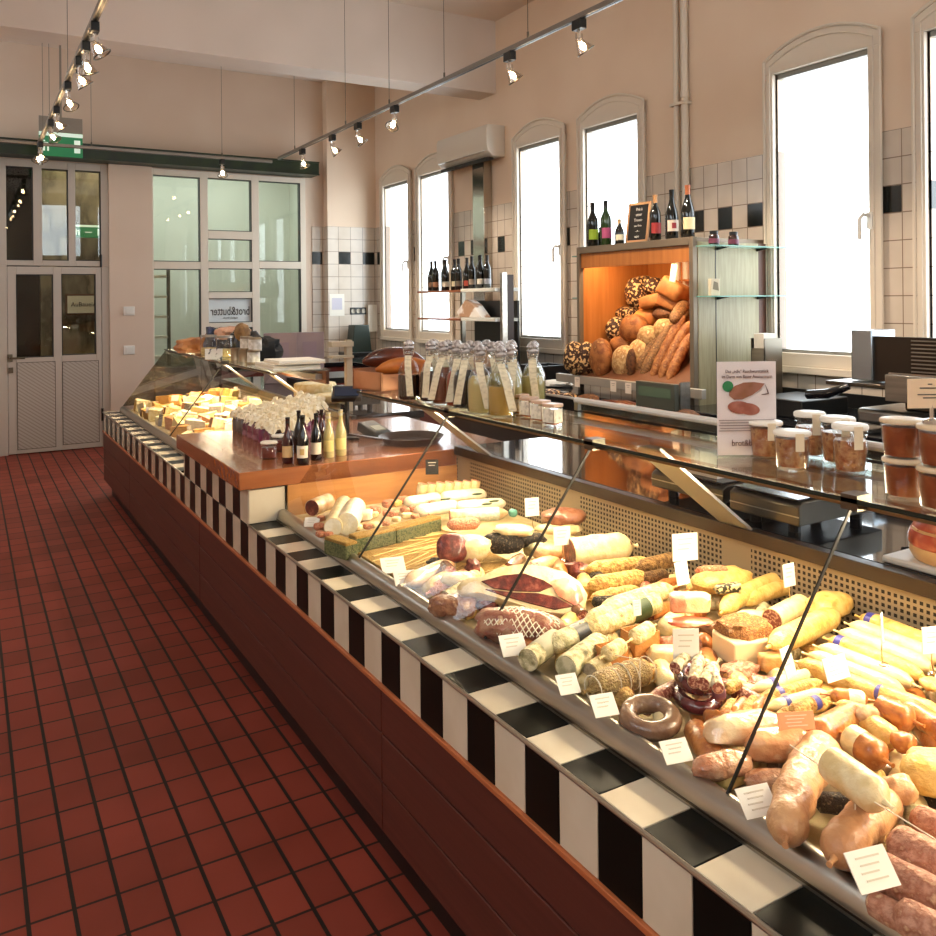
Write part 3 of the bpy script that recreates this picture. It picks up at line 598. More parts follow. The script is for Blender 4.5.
sb = [(1.50, 3.00, '3A2418', .10, 1, 'swing-top bottle with dark contents, leftmost on the glass shelf beside the bread box'),
      (1.545, 2.90, '3A1E16', .12, 1, 'second swing-top bottle from the bread box, with a short curled tag'),
      (1.55, 2.81, '6E3420', .14, 1, 'third swing-top bottle from the bread box, reddish brown contents'),
      (1.56, 2.72, '8A3A22', .13, 1, 'fourth swing-top bottle from the bread box, deep red contents'),
      (1.548, 2.645, '1C140F', .14, 1, 'swing-top bottle with black contents in the middle of the group'),
      (1.53, 2.51, 'B9A66A', .13, 1, 'round swing-top bottle with pale straw contents, nearest the shelf edge'),
      (1.55, 2.41, 'A8843C', .10, 1, 'swing-top bottle with golden contents and a slanting tag near the small jars'),
      (1.64, 2.56, 'A89A5C', .13, None, 'yellowish swing-top bottle without a tag behind the pale straw one'),
      (1.71, 2.58, 'B4A25E', .14, 1, 'swing-top bottle with yellow contents in the back row'),
      (1.82, 2.60, '8F8540', .14, 1, 'swing-top bottle with olive green contents, rightmost on the glass shelf'),
      (1.66, 2.74, '5E2A1A', .13, None, 'swing-top bottle with brown contents behind the red one'),
      (1.64, 2.86, '7A4424', .13, None, 'amber swing-top bottle in the back row near the bread box'),
      (1.62, 3.02, '4A2A1C', .12, None, 'dark brown swing-top bottle at the back beside the bread box'),
      (1.72, 2.68, 'C0B078', .13, 1, 'pale swing-top bottle at the back between brown and yellow ones')]
sb += [(1.62, 2.90, '5A2C1A', .12, 1, 'brown swing-top bottle between the amber one and the second from the box'), (1.65, 2.78, '7A3A24', .13, 1, 'reddish swing-top bottle in the second row behind the deep red one'), (1.60, 2.97, '3E2016', .12, 1, 'dark swing-top bottle tucked between the bread box and the amber one'), (1.67, 2.65, '2A1812', .14, 1, 'almost black swing-top bottle behind the deep red one'), (1.74, 2.80, '6A3A22', .13, None, 'brown swing-top bottle, rearmost in the middle of the shelf'), (1.62, 2.46, 'AFA060', .13, 1, 'straw coloured swing-top bottle in the second row by the small jars'), (1.80, 2.72, '9A8C50', .13, None, 'olive swing-top bottle at the very back of the shelf'), (1.745, 2.50, 'BCAE70', .12, 1, 'light yellow swing-top bottle behind the golden one')]
for x, y, liq, fl, tg, lb in sb: swing_bottle(lb, x, y, liq, fl, toc + random.uniform(-.3, .3) if tg else None)
# small labelled glasses
for i, (px, py) in enumerate(((520, 413), (529, 416.5), (541, 420.5), (553, 424.5))):
    c = at(px, py, z=ZS)
    t = thing('preserve_jar', '%s of the four small square labelled jars counted from the bottles' % ORD[i], 'jar', c, rz=.25, group='small square jars on the glass shelf')
    obj('glass_body', M().box(-.022, .022, -.022, .022, 0, .055), jarglass, t, bevel=.004); obj('preserve', M().box(-.020, .020, -.020, .020, .002, .045), mat('orange_preserve', 'A05A2C', .3), t, bevel=.003)
    obj('lid', M().box(-.024, .024, -.024, .024, .055, .066), mat('copper_lid', 'D9B59A', .35), t, bevel=.003)
    obj('label', M().box(-.0235, .018, -.0238, -.0226, .008, .05).box(-.0238, -.0226, -.02, .022, .008, .05), mat('label_print', 'E9E0CE', .6, c2='B9AE9C', scale=70, lo=.5, hi=.7), t)
# bread box and clips
c = at(385, 390, z=ZS)
t = thing('bread_box', 'orange brown open wooden box holding loaves at the left end of the glass shelf', 'box', (c.x + .06, c.y + .08, ZS), rz=.25)
obj('box_side', M().box(-.13, .13, -.10, -.09, 0, .07).box(-.13, .13, .09, .10, 0, .09).box(-.13, -.12, -.10, .10, 0, .08).box(.12, .13, -.10, .10, 0, .08).box(-.13, .13, -.1, .1, 0, .008), mat('box_wood', 'C98A5E', .5, c2='B5744A', scale=6), t)
crust = mat('golden_crust', 'C9762F', .45, c2='8E4416', scale=7, bump=.3, bscale=40, c3='D89A50')
darkcrust = mat('dark_glossy_crust', '4A2014', .25, c2='6E3018', scale=6, coat=.5)
bc = Vector((c.x + .06, c.y + .08, ZS))
o = obj('bread_loaf', M().tube([(-.14 + .28 * i / 8, 0, .02 * sin(pi * i / 8)) for i in range(9)], [.01, .032, .042, .046, .047, .046, .042, .03, .01], 14), darkcrust, loc=bc + Vector((.03, .02, .115)), rot=(0, 0, -.35)); tag(o, 'dark glossy loaf lying on top in the wooden bread box', 'bread')
o = obj('bread_loaf', M().tube([(-.14 + .28 * i / 8, 0, .02 * sin(pi * i / 8)) for i in range(9)], [.008, .025, .034, .038, .038, .036, .03, .022, .006], 14), crust, loc=bc + Vector((.04, -.10, .085)), rot=(0, 0, -.5)); tag(o, 'golden pointed loaf in front in the wooden bread box', 'bread')
for i, (px, py) in enumerate(((369, 384), (390, 388))):
    c = at(px, py, z=ZS) + Vector((.03, -.06, 0)); t = thing('clip_holder', ('black clip standing at the corner of the glass shelf', 'black clip standing beside the wooden bread box')[i], 'clip', c, rz=-.4)
    obj('clip_body', M().box(-.016, .016, -.012, .012, 0, .045).box(-.012, .022, -.010, .010, .045, .07, mtx=Matrix.Rotation(.25, 4, 'Y')), black, t, bevel=.002); obj('clip_spring', M().lathe([(.006, 0), (.006, .016), (0, .017)], 8, c=(.018, 0, .05)), steel, t)
# poster in its acrylic stand
c0 = at(716, 462, z=ZS); c1 = at(773, 462, z=ZS); hgt = at(745, 370, y=1.41).z - ZS
pw = .145; c = at(747, 456, z=ZS)
t = thing('poster_stand', 'white advertising poster with a smoked sausage in a stand on the glass shelf', 'poster', c, rz=-TH + .02)
obj('card', M().box(-pw / 2, pw / 2, -.002, .002, .003, .232), mat('pinkish_paper', 'F3E6E2', .6), t); obj('acrylic_stand', M().box(-pw / 2 - .003, pw / 2 + .003, -.0045, -.0035, 0, .236).box(-pw / 2, pw / 2, 0, .05, 0, .003), clear, t)
R9 = (pi / 2, 0, 0); yq = -.0055
inkp = mat('brown_ink', '6B4A44', .7)
text('heading', 'Das „edle“ Rauchwurststück', .0115, inkp, t, (0, yq, .205), R9, sx=.8); text('heading', 'im Darm von Bauer Ammermann', .0115, inkp, t, (0, yq, .192), R9, sx=.8)
fl = lambda pts: Matrix(((1, 0, 0, 0), (0, 0, 1, 0), (0, 1, 0, 0), (0, 0, 0, 1)))
def ell(cx_, cz_, a, b, rot=0, n=24): return [(cx_ + a * cos(k * 2 * pi / n) * cos(rot) - b * sin(k * 2 * pi / n) * sin(rot), cz_ + a * cos(k * 2 * pi / n) * sin(rot) + b * sin(k * 2 * pi / n) * cos(rot)) for k in range(n)]
def flatp(name, poly, m, y=-.0052, h=.0006, par=t): return obj(name, M().prism(poly, h, T(0, y, 0) @ fl(0)), m, par, smooth=0)
flatp('badge', ell(-.047, .172, .0135, .0135), mat('badge_green', '2E7A4A', .5))
flatp('sausage_picture', [(-.045, .150), (-.043, .162), (-.030, .173), (-.008, .181), (.018, .182), (.044, .178), (.032, .164), (.012, .150), (-.012, .140), (-.032, .139)], mat('sausage_print', 'A06A56', .6, c2='8A5A3E', scale=25))
flatp('string_picture', [(.044, .178), (.052, .160), (.054, .152), (.036, .150), (.036, .152), (.051, .154)], inkp)
flatp('slice_picture', ell(-.018, .120, .030, .0155, -.1), mat('slice_print', 'B0705E', .6, c2='93513F', scale=30)); flatp('slice_picture', ell(.004, .116, .027, .0145, -.15), mat('slice_print', 'B0705E', .6), y=-.0058)
mbx = M()
for i in range(5): mbx.box(-.070 + .003 * (i % 2), .066 - .012 * i, -.0054, -.0048, .088 - i * .0065, .0900 - i * .0065)
obj('text_lines', mbx, mat('faint_ink', 'A08C86', .8), t)
text('shop_name', 'brot&butter', .022, inkp, t, (.004, yq, .026), R9, sx=.8)
# jars with white lids
meatfill = mat('potted_meat', '8E4A2A', .35, c2='B98A5E', scale=45, c3='6E3018', bump=.3, lo=.35, hi=.6); lidm = mat('white_lid', 'F1EADC', .35); lidt = mat('tan_lid', 'DCC4A0', .4)
fatfill = mat('pate_filling', '8A4526', .3, c2='A25C34', scale=20)
def lidjar(label, p, R, Hh, kind, lid, fill, group='jars with pale lids on the glass shelf', z=ZS, strip=True):
    t = thing('preserving_jar', label, 'jar', (p.x, p.y, z), rz=toc + pi / 2 + .0, group=group)
    if kind == 'wide': prof = [(0, 0), (R * .80, 0), (R * .86, .004), (R * .98, Hh * .86), (R * .98, Hh * .88), (R * .9, Hh * .88)]
    else: prof = [(0, 0), (R * .86, 0), (R * .97, .006), (R * .97, Hh * .62), (R * .82, Hh * .70), (R * .82, Hh * .76), (R * .99, Hh * .78), (R * .99, Hh * .84), (R * .9, Hh * .86)]
    obj('glass_body', M().lathe(prof, 26), jarglass, t, smooth=50)
    top = .80 if kind == 'wide' else .66
    obj('contents', M().lathe([(0, .004), (R * .80, .004), (R * (.90 if kind == 'wide' else .93), Hh * .5), (R * (.92 if kind == 'wide' else .90), Hh * top), (0, Hh * (top + .01))], 22), fill, t, smooth=60)
    obj('lid', M().lathe([(R * .9, Hh * .875), (R * 1.03, Hh * .88), (R * 1.05, Hh * .90), (R * 1.05, Hh * .955), (R * .98, Hh * .985), (R * .5, Hh * 1.0), (0, Hh * 1.003)], 28), lid, t, smooth=50)
    if strip: obj('seal_strip', M().box(-.010, .010, -R * 1.06, -R * 1.045, Hh * .50, Hh * .97), mat('seal_paper', 'E6D6B8', .6), t)
    return t
def jw(px0, px1, p): return abs(px1 - px0) * mpx(p) / 2
for (px, pb, wd, hp, kind, lb) in ((765.5, 460, 32, 36, 'wide', 'wide glass jar of potted meat with a flat white lid, leftmost beside the poster'),
                               (792.5, 471, 35, 37, 'wide', 'wide glass jar of potted meat with a white lid, second from the poster'),
                               (810, 459, 29, 44, 'tall', 'tall rounded jar with a white lid behind the wide jars'),
                               (838, 466, 32, 46, 'tall', 'tall rounded jar with a white lid at the back, second of its kind'),
                               (850.5, 475, 33, 48, 'tall', 'tall rounded jar of red meat with a white lid, frontmost of the tall ones')):
    p = at(px, pb - 4, z=ZS); lidjar(lb, p, wd * mpx(p) / 2, hp * mpx(p), kind, lidm, meatfill)
for (px, pb, wd, hp, up, lb) in ((905, 500, 40, 39, 0, 'brown pate jar with a tan lid, bottom of the left stack at the shelf end'), (903, 500, 40, 39, 1, 'brown pate jar with a tan lid, top of the left stack at the shelf end'),
                             (941, 512, 42, 42, 0, 'brown pate jar with a tan lid, bottom of the right stack at the picture edge'), (941, 512, 42, 42, 1, 'brown pate jar on top of the right stack, holding a card stand'), (945, 480, 50, 42, 2, 'pale lidded jar behind the stacks of brown pate jars')):
    p = at(px, pb - 4, z=ZS); h = hp * mpx(p); lidjar(lb, p, wd * mpx(p) / 2, h, 'wide', lidt if up < 2 else lidm, fatfill, z=ZS + (h * 1.005 if up == 1 else 0), strip=False)
# card on a wire stand on the right stack
p = at(941, 508, z=ZS); h = 42 * mpx(p); t = thing('price_card_stand', 'cream price card in a metal clip stand on top of the right jar stack', 'price card', (p.x - .01, p.y + .01, ZS + 2 * h * 1.006), rz=-TH)
obj('stand_foot', M().lathe([(.016, 0), (.015, .006), (.004, .010), (.003, .035), (0, .036)], 12), chrome, t); obj('card', M().box(-.045, .04, -.003, -.001, .028, .082), mat('peach_card', 'E8CBA8', .6), t)
for i, (a_, b_) in enumerate(((.071, .003), (.064, .018), (.052, .022), (.046, .012))): obj('text_line', M().box(-.003 - b_ - .002, -.003 + b_, -.0036, -.003, a_, a_ + .0022), ink, t)
# ------------------------------------------------------------------ things on the black ledge: scales, board, ham
def scale(label, x, y, z, rz, L=.34, W=.30, Hh=.09):
    t = thing('counter_scale', label, 'scale', (x, y, z), rz=rz)
    obj('scale_body', M().prism([(0, .03), (0, Hh), (.02, Hh + .012), (W, Hh + .012), (W, .03)], L, Matrix(((1, 0, 0, 0), (0, 0, 1, 0), (0, 1, 0, 0), (0, 0, 0, 1)))), mat('anthracite_metal', '5A554C', .28, .75), t, bevel=.004)
    obj('weighing_plate', M().box(.01, W - .01, .01, L - .01, Hh + .012, Hh + .018), mat('scale_plate', '3C3C40', .22, .8), t, bevel=.003)
    obj('seam', M().box(-.002, 0, 0, L, .055, .058), steel, t)
    for a, b in ((.03, .04), (.03, L - .07), (W - .07, .04), (W - .07, L - .07)): obj('foot', M().lathe([(.018, 0), (.018, .03)], 10, c=(a + .02, b + .015, 0)), black, t)
    return t
scale('dark metal shop scale with a flat plate on the black ledge behind the meat case', 1.995, 1.57, .929, 0, L=.25, W=.38, Hh=.085)
scale('second dark scale further back on the black ledge, left of the first', 2.02, 1.87, .929, 0, L=.32, W=.34, Hh=.075)
t = thing('stack_of_papers', 'pale stack of wrapping paper lying on top of the further dark scale', 'paper', (2.06, 1.93, 1.0225)); obj('sheets', M().box(0, .22, 0, .26, 0, .022), paper, t)
t = thing('price_display', 'small scale display with a green label behind the dark scale', 'display', (2.36, 1.45, .929), rz=-.3); obj('screen_box', M().box(-.05, .05, -.012, .012, .05, .13), black, t, bevel=.003); obj('screen_label', M().box(-.035, .02, -.014, -.012, .065, .115), mat('label_green', 'B9CDB0', .5), t); obj('stem', M().box(-.008, .008, -.006, .006, 0, .055), black, t)
c = at(925, 560, z=.976)
t = thing('cutting_board', 'white plastic cutting board on the black ledge at the right picture edge', 'cutting board', (1.99, .92, .929)); obj('board', M().box(0, .30, 0, .40, 0, .018), white, t, bevel=.006)
rind = mat('pork_fat', 'EBCB96', .4, c2='DDB37A', scale=12, coat=.3); lean = mat('pork_lean', 'B4503A', .35, c2='D98A66', scale=14, c3='EBCFA6', lo=.42, hi=.56, coat=.4)
hp = Vector((2.09, 1.19, .948)); s_ = mpx(hp)
o = obj('smoked_pork_piece', M().lathe([(0, 0), (.085, .0), (.095, .02), (.093, .06), (.088, .078)], 22), rind, loc=hp, smooth=50); tag(o, 'round piece of pork with red cut face and thick fat rim on the white board', 'meat')
o.scale = (1, 1.1, 1)
obj('cut_face', M().blob(.088, .088, .035, .08, 3, seg=24, rings=8, mtx=T(0, 0, .075)), lean, o, smooth=60); obj('meat_band', M().lathe([(.094, .035), (.097, .042), (.0965, .056), (.0915, .072)], 22), lean, o)
# ------------------------------------------------------------------ frying pan, block jars and bottles
p = at(417, 440, z=.912)
t = thing('frying_pan', 'dark flat frying pan lying on the wooden worktop behind the glass', 'pan', (1.86, 3.70, .9125), rz=0)
obj('pan_body', M().lathe([(0, .004), (.125, .004), (.155, .035), (.160, .036), (.130, 0), (0, 0)], 32), mat('pan_iron', '4A3A30', .3, .7), t, smooth=40)
obj('pan_handle', M().bar((-.15, 0, .03), (-.28, .12, .05), .025, .008), mat('pan_iron', '4A3A30', .3, .7), t, bevel=.003)
def small_bottle(label, px, pb, hpx, glass, lab, R=.026, lab2=None, cap='1B1512', z=.9125, z0=.03, z1=.085, neck=None, sc=None, nm='juice_bottle'):
    p = at(px, pb, z=z); Hh = hpx * mpx(p); k = Hh / .311
    return bottle(nm, label, p, k, PROF_S, glass, lab, z0=.045, z1=.125, cap=cap, group='bottles on the wooden worktop', lab2=lab2, rz=-.25, capz=.28)
redb = mat('dark_red_juice_glass', '3A0F12', .1, coat=.6); drkb = mat('near_black_juice_glass', '0E0B0F', .1, coat=.6); yelb = mat('pale_yellow_liqueur', 'B9AE74', .12, coat=.6, c2='CFC48C', scale=6)
small_bottle('red juice bottle with a tan label, leftmost of the bottles on the wooden worktop', 288, 463, 44, redb, 'D8B884')
small_bottle('nearly black juice bottle with a cream label, second from the left on the worktop', 303, 464, 47, drkb, 'E6DCC8', lab2='C9A96A')
small_bottle('nearly black juice bottle with a cream label, just right of its twin', 316.5, 460, 45, drkb, 'E6DCC8')
small_bottle('pale yellow bottle with a yellow label, left of the yellow pair', 329, 457, 43, yelb, 'E4D58A', cap='B9B4A0')
small_bottle('pale yellow bottle with a yellow label, right of the yellow pair', 341, 455, 44, yelb, 'E4D58A', cap='B9B4A0')
small_bottle('small dark bottle standing behind the nearly black pair', 299, 452, 40, drkb, None)
small_bottle('red bottle half hidden between the front juice bottles', 322, 450, 39, redb, None)
p = at(269, 458, z=.9125); R = 31 / 2 * mpx(p) * .64
lidjar('low glass jar of red preserve with a pale lid, front of the worktop', p, .036, .075, 'tall', lidm, mat('red_preserve', '6E2A1E', .3), group='jars on the wooden worktop', z=.9125, strip=False)
p = at(277, 452, z=.9125); lidjar('second low jar of red preserve just behind the front one', Vector((p.x + .02, p.y + .03, 0)), .034, .075, 'tall', lidm, mat('red_preserve', '6E2A1E', .3), group='jars on the wooden worktop', z=.9125, strip=False)
frm = mat('white_paper_frill', 'FAF0D8', .7, c2='E8D6AC', scale=40)
def frill_jar(label, x, y, col, hh=1.0):
    t = thing('frilled_jar', label, 'jar', (x, y, .9125), rz=random.random() * 6, group='jars with white paper frills'); t.scale = (1, 1, hh)
    obj('glass_body', M().lathe([(0, 0), (.030, 0), (.033, .005), (.033, .055), (.026, .065), (.027, .075)], 14), mat('jar_' + col, col, .15, coat=.6, c2='D9A8B0', scale=22, lo=.5, hi=.75), t, smooth=50)
    mb = M(); n = 22; vs = [(0, 0, .104)]
    for j, (r, z) in enumerate(((.018, .106), (.034, .094), (.047, .074))):
        for k in range(n): a = 2 * pi * k / n; q = 1 + (.16 if k % 2 else -.10) * (j / 2) + random.uniform(-.05, .05); vs.append((r * q * cos(a), r * q * sin(a), z + random.uniform(-.007, .009) * j))
    fs = [(0, 1 + k, 1 + (k + 1) % n) for k in range(n)] + [(1 + j * n + k, 1 + j * n + (k + 1) % n, 1 + (j + 1) * n + (k + 1) % n, 1 + (j + 1) * n + k) for j in range(2) for k in range(n)]
    for v in range(6): a = random.random() * 6.3; fs = fs
    pf_ = obj('paper_frill', mb.add(vs, fs), frm, t, smooth=20)
    obj('frill_bow', M().blob(.024, .017, .012, .6, random.randint(0, 99), seg=8, rings=6, mtx=T(random.uniform(-.01, .01), 0, .106)), frm, pf_, smooth=20); return t
colsj = ['7A3246', '5E2438', '8E4A5A', '4A3A34', '7A2E52']
for r in range(6):
    x = 1.26 + r * .073
    for i in range(9):
        y = 4.585 - i * .094 + (r % 2) * .03
        if i > (7, 7, 6, 5, 4, 3)[r]: continue
        c = '6B6258' if (r == 0 and i < 2) else random.choice(colsj)
        frill_jar('%s paper-frilled jar from the cheese case in the %s row behind the bottles' % (ORD[i], ORD[r]), x, y, c, 1.08 + r * .10)
# black cash display on a stem
p = at(333, 413, y=4.0)
t = thing('cash_register_display', 'black tilted screen on a stem behind the frilled jars', 'display', (1.64, 3.98, .9125), rz=-TH * .8)
obj('stem', M().tube([(0, .03, 0), (0, .03, .20)], .012, 10).box(-.06, .06, -.05, .09, 0, .012), black, t); obj('screen', M().box(-.075, .075, -.055, .055, -.014, .014, mtx=T(0, .02, .225) @ Matrix.Rotation(radians(28), 4, 'X')), black, t, bevel=.005)
obj('screen_glass', M().box(-.06, .06, -.04, .04, .0141, .0155, mtx=T(0, .02, .225) @ Matrix.Rotation(radians(28), 4, 'X')), mat('screen_blue', '1C2A44', .15), t)
t = thing('card_terminal', 'small dark green card reader beside the black screen', 'card reader', (1.80, 4.02, .9125), rz=.2); obj('reader_body', M().box(-.05, .05, -.08, .08, 0, .05, mtx=Matrix.Rotation(.25, 4, 'X')), mat('dark_green_plastic', '25302A', .35), t, bevel=.006); obj('key_pad', M().box(-.03, .03, -.06, 0, .05, .054, mtx=Matrix.Rotation(.25, 4, 'X')), mat('pale_keys', 'A8A890', .5), t)
# ------------------------------------------------------------------ things on top of the cheese case
def onc(px, py): return at(px, py, z=ZS)
kraft = mat('kraft_paper', 'C08A5E', .7, c2='A87048', scale=8, bump=.4, bscale=14)
def bag(name, label, p, sx, sy, sz, rz, seed, m=kraft, e=.8, z=None):
    o = obj(name, M().blob(sx, sy, sz, .35, seed, 1.8, seg=22, rings=14, e=e, flatb=True), m, loc=(p.x, p.y, (ZS if z is None else z) + sz * .55), rot=(0, 0, rz), smooth=20); return tag(o, label, 'bag')
p = onc(184, 352); bag('paper_bag', 'orange brown paper bread bag lying at the far end of the cheese case top', Vector((1.58, 6.98, 0)), .16, .12, .075, .4, 3)
p = onc(196, 340); bag('paper_bag', 'crumpled pale brown paper bag behind the orange one', Vector((1.72, 6.85, 0)), .14, .12, .11, 1.1, 8)
bag('crumpled_bag', 'pinkish paper bag on top of the glass jars on the cheese case', Vector((1.74, 6.45, 0)), .13, .09, .06, .2, 12, mat('pink_paper', 'D2A68C', .7, c2='BD8E74', scale=8), z=1.33)
o = obj('bread_loaf', M().blob(.06, .05, .07, .12, 5), mat('seeded_bread', '8A6A44', .7, c2='6E5030', scale=25, bump=.5), loc=(1.74, 6.2, 1.385)); tag(o, 'small grey brown round loaf on top of the blue bags on the cheese case', 'bread')
bag('dark_blue_bag', 'dark blue crumpled bag beside the glass jars on the cheese case', Vector((1.66, 6.62, 0)), .09, .09, .13, .3, 21, mat('dark_blue_foil', '232A40', .3, c2='5A6A94', scale=12, lo=.5, hi=.75))
bag('black_bag', 'black bag lying behind the glass jars under the small loaf', Vector((1.78, 6.28, 0)), .14, .12, .11, .3, 25, mat('black_bag', '17171A', .35))
bag('black_bundle', 'black cloth bundle behind the metal tins on the cheese case', Vector((1.76, 5.75, 0)), .11, .10, .10, .3, 31, mat('black_cloth', '0F0F10', .8))
for i, px in enumerate((206, 222)):
    q = onc(px, 356 + i * 1.5); t = thing('storage_jar', ('large clear glass jar on the cheese case, left of the pair', 'large clear glass jar on the cheese case, right of the pair')[i], 'jar', (q.x + .02, q.y, ZS), group='large clear jars on the cheese case')
    obj('glass_body', M().lathe([(0, 0), (.055, 0), (.06, .006), (.06, .14), (.055, .145)], 20), jarglass, t, smooth=50); obj('contents', M().lathe([(0, .004), (.054, .005), (.054, .06), (0, .065)], 18), mat('pasta_yellow', 'D8C48C', .6, c2='B8A068', scale=40), t); obj('lid', M().lathe([(.061, .14), (.061, .155), (0, .157)], 20), steel, t)
tin = mat('tin_metal', 'A89A84', .3, .9); tinl = mat('tin_label', 'E0DDD8', .5, c2='BEB8AE', scale=30)
q0 = onc(247, 362)
for i, (dy, up, wl) in enumerate(((.30, 0, 0), (.2, 0, 0), (.1, 0, 0), (0, 0, 1), (-.1, 0, 1), (.17, 1, 0), (.06, 1, 1), (-.02, 1, 1), (-.14, 1, 1))):
    nm = ('%s tin from the left in the lower row on the cheese case' % ORD[i]) if not up else ('%s tin from the left in the upper row on the cheese case' % ORD[i - 5])
    t = thing('food_tin', nm, 'tin', (q0.x + .0 + (.03 if i % 2 else 0), q0.y + dy - .05, ZS + (.083 if up else 0)), group='metal tins stacked on the cheese case')
    obj('can', M().lathe([(0, 0), (.04, 0), (.041, .003), (.040, .006), (.040, .076), (.041, .08), (.038, .082), (.038, .079), (0, .079)], 18), tin, t, smooth=40)
    if wl: obj('can_label', M().lathe([(.0406, .010), (.0406, .072)], 18), tinl, t)
t = thing('small_notice', 'small white sign with dark scribble standing beside the tins', 'sign', (1.47, 5.95, ZS), rz=-.5); obj('card', M().box(-.06, .06, -.002, .002, 0, .075), mat('scribbled_card', 'E8ECEE', .6, c2='5A6672', scale=30, lo=.55, hi=.62), t)
for i in range(5):
    t = thing('paper_stack', '%s sheet stack from the bottom, near end of the cheese case top' % ORD[i], 'paper', (1.50 + .01 * i, 4.72 + .02 * (i % 3), ZS + i * .0105), rz=.03 * (i % 3 - 1)); obj('sheets', M().box(0, .28, 0, .40 - .03 * i, 0, .010), mat('wrapping_paper', 'E9DDC6', .6) if i % 2 else paper, t)
q = onc(316, 366); t = thing('paper_roll_holder', 'beige square post with a small shelf behind the cheese case', 'holder', (2.0, 4.85, .929)); bz = mat('beige_metal', 'B9A88C', .4)
obj('post', M().box(0, .04, 0, .04, 0, .44), bz, t, bevel=.003); obj('small_shelf', M().box(-.10, .04, -.02, .06, .40, .43).box(-.10, .04, -.02, .06, .33, .345), bz, t)
for i, px in enumerate((280, 308)):
    x = at(px, 340, y=6.9).x
    t = thing('cardboard_display', ('pinkish grey rectangular panel behind the cheese case, left of the pair', 'pinkish grey rectangular panel behind the cheese case, right of the pair')[i], 'panel', (x, 6.9, .929), rz=-.1)
    obj('panel', M().box(-.135, .135, -.015, .015, 0, .42), mat('pinkish_board', 'A08C8C', .5, c2='938082', scale=4), t, bevel=.004); obj('panel_inset', M().box(-.05, .07, -.017, -.015, .2, .34), mat('inset_board', '94808A', .5), t)
t = thing('side_table', 'dark waist-high table carrying the pinkish panels', 'table', (1.90, 6.6, 0)); obj('table_top', M().box(.4, 1.3, 0, .6, .93, .975), black, t)
for a, b in ((.42, .02), (1.24, .02), (.42, .54), (1.24, .54)): obj('leg', M().box(a, a + .04, b, b + .04, 0, .93), black, t)
# ------------------------------------------------------------------ wine shelf unit
UX0, UX1, UY0, UY1 = 4.06, 4.24, 6.30, 7.75
t = thing('wine_shelf', 'dark framed shelf unit with wooden boards standing on the back counter', 'shelf', (0, 0, 0)); dkw = mat('dark_brown_panel', '3A2820', .45)
obj('side_panel', M().box(UX0 + .05, UX1 - .06, UY0 - .03, UY0, .93, 1.83), dkw, t); obj('front_strip', M().box(UX0 - .005, UX0 + .05, UY0 - .035, UY0 + .005, .93, 1.85), steel, t, bevel=.003)
obj('back_panel', M().box(UX1 + .0, UX1 + .02, UY0, UY0 + .75, .93, 1.60), mat('smoke_black_panel', '1B1815', .3), t)
for z in (1.685, 1.415): obj('shelf_board', M().box(UX0 - .08, UX1 + .02, UY0 + .60, UY1, z, z + .02), wood, t, bevel=.003); obj('shelf_board_pale', M().box(UX0 - .06, UX1 + .02, UY0, UY0 + .60, z, z + .03), mat('pale_shelf', 'D8D8D0', .35), t, bevel=.003)
obj('support_post', M().box(UX1 - .02, UX1 + .02, UY1 - .5, UY1 - .46, .93, 1.685), dsteel, t)
wines = [(384.5, '7A5A44'), (391, 'A87A5A'), (397.5, '3A2A22'), (401.5, 'D8CDB8'), (409, 'E6D8B0'), (416, '6E6456'), (421.5, 'A0402C'), (430, '8A7A6C'), (436.5, '9AA6B4'), (441.5, 'D8D0C0'), (446, '8A8A90')]
for i, (px, lc) in enumerate(wines):
    ux = UX0 + .06; yv = at(300 + px / 3 * 0 + 0, 0, z=0).y if False else None
    pxx = {0: 386}.get(99, 0)
    X_ = 300 + (3 * px - 900) / 3; c = at([429, 435.6, 442, 445.5, 452, 458.6, 464.4, 472, 477, 480.5, 484.5][i], 285, x=ux)
    bottle('wine_bottle', '%s dark wine bottle from the left on the wine shelf unit' % ORD[i], (ux + (.0 if i % 2 else .03), c.y, 1.705 if c.y > UY0 + .6 else 1.7155), 1.0, PROF_B if i % 3 else PROF_S, wineg, lc, z0=.04, z1=.09, group='wine bottles on the wall shelf', rz=-.1)
for z, px, lb in ((1.445, 474, 'crumpled white and brown paper bag on the middle board of the wine shelf unit'), (1.0, 482, 'large brown paper parcel below the wine shelf boards')):
    c = at(px, 320, x=4.12)
    o = obj('paper_parcel', M().prism([(-.20, 0), (.16, 0), (.20, .05), (.05, .17), (-.06, .12)] if z > 1.2 else [(-.24, 0), (.22, 0), (.24, .16), (.12, .27), (-.20, .24)], .12, Matrix(((0, 0, 1, 0), (1, 0, 0, 0), (0, 1, 0, 0), (0, 0, 0, 1)))), mat('parcel_paper', 'A9866A', .6, c2='E2DCD6', scale=5, lo=.5, hi=.56), loc=(4.06, c.y, z - (.07 if z < 1.2 else 0)), rot=(0, 0, .1), smooth=0, bevel=.01); tag(o, lb, 'parcel')
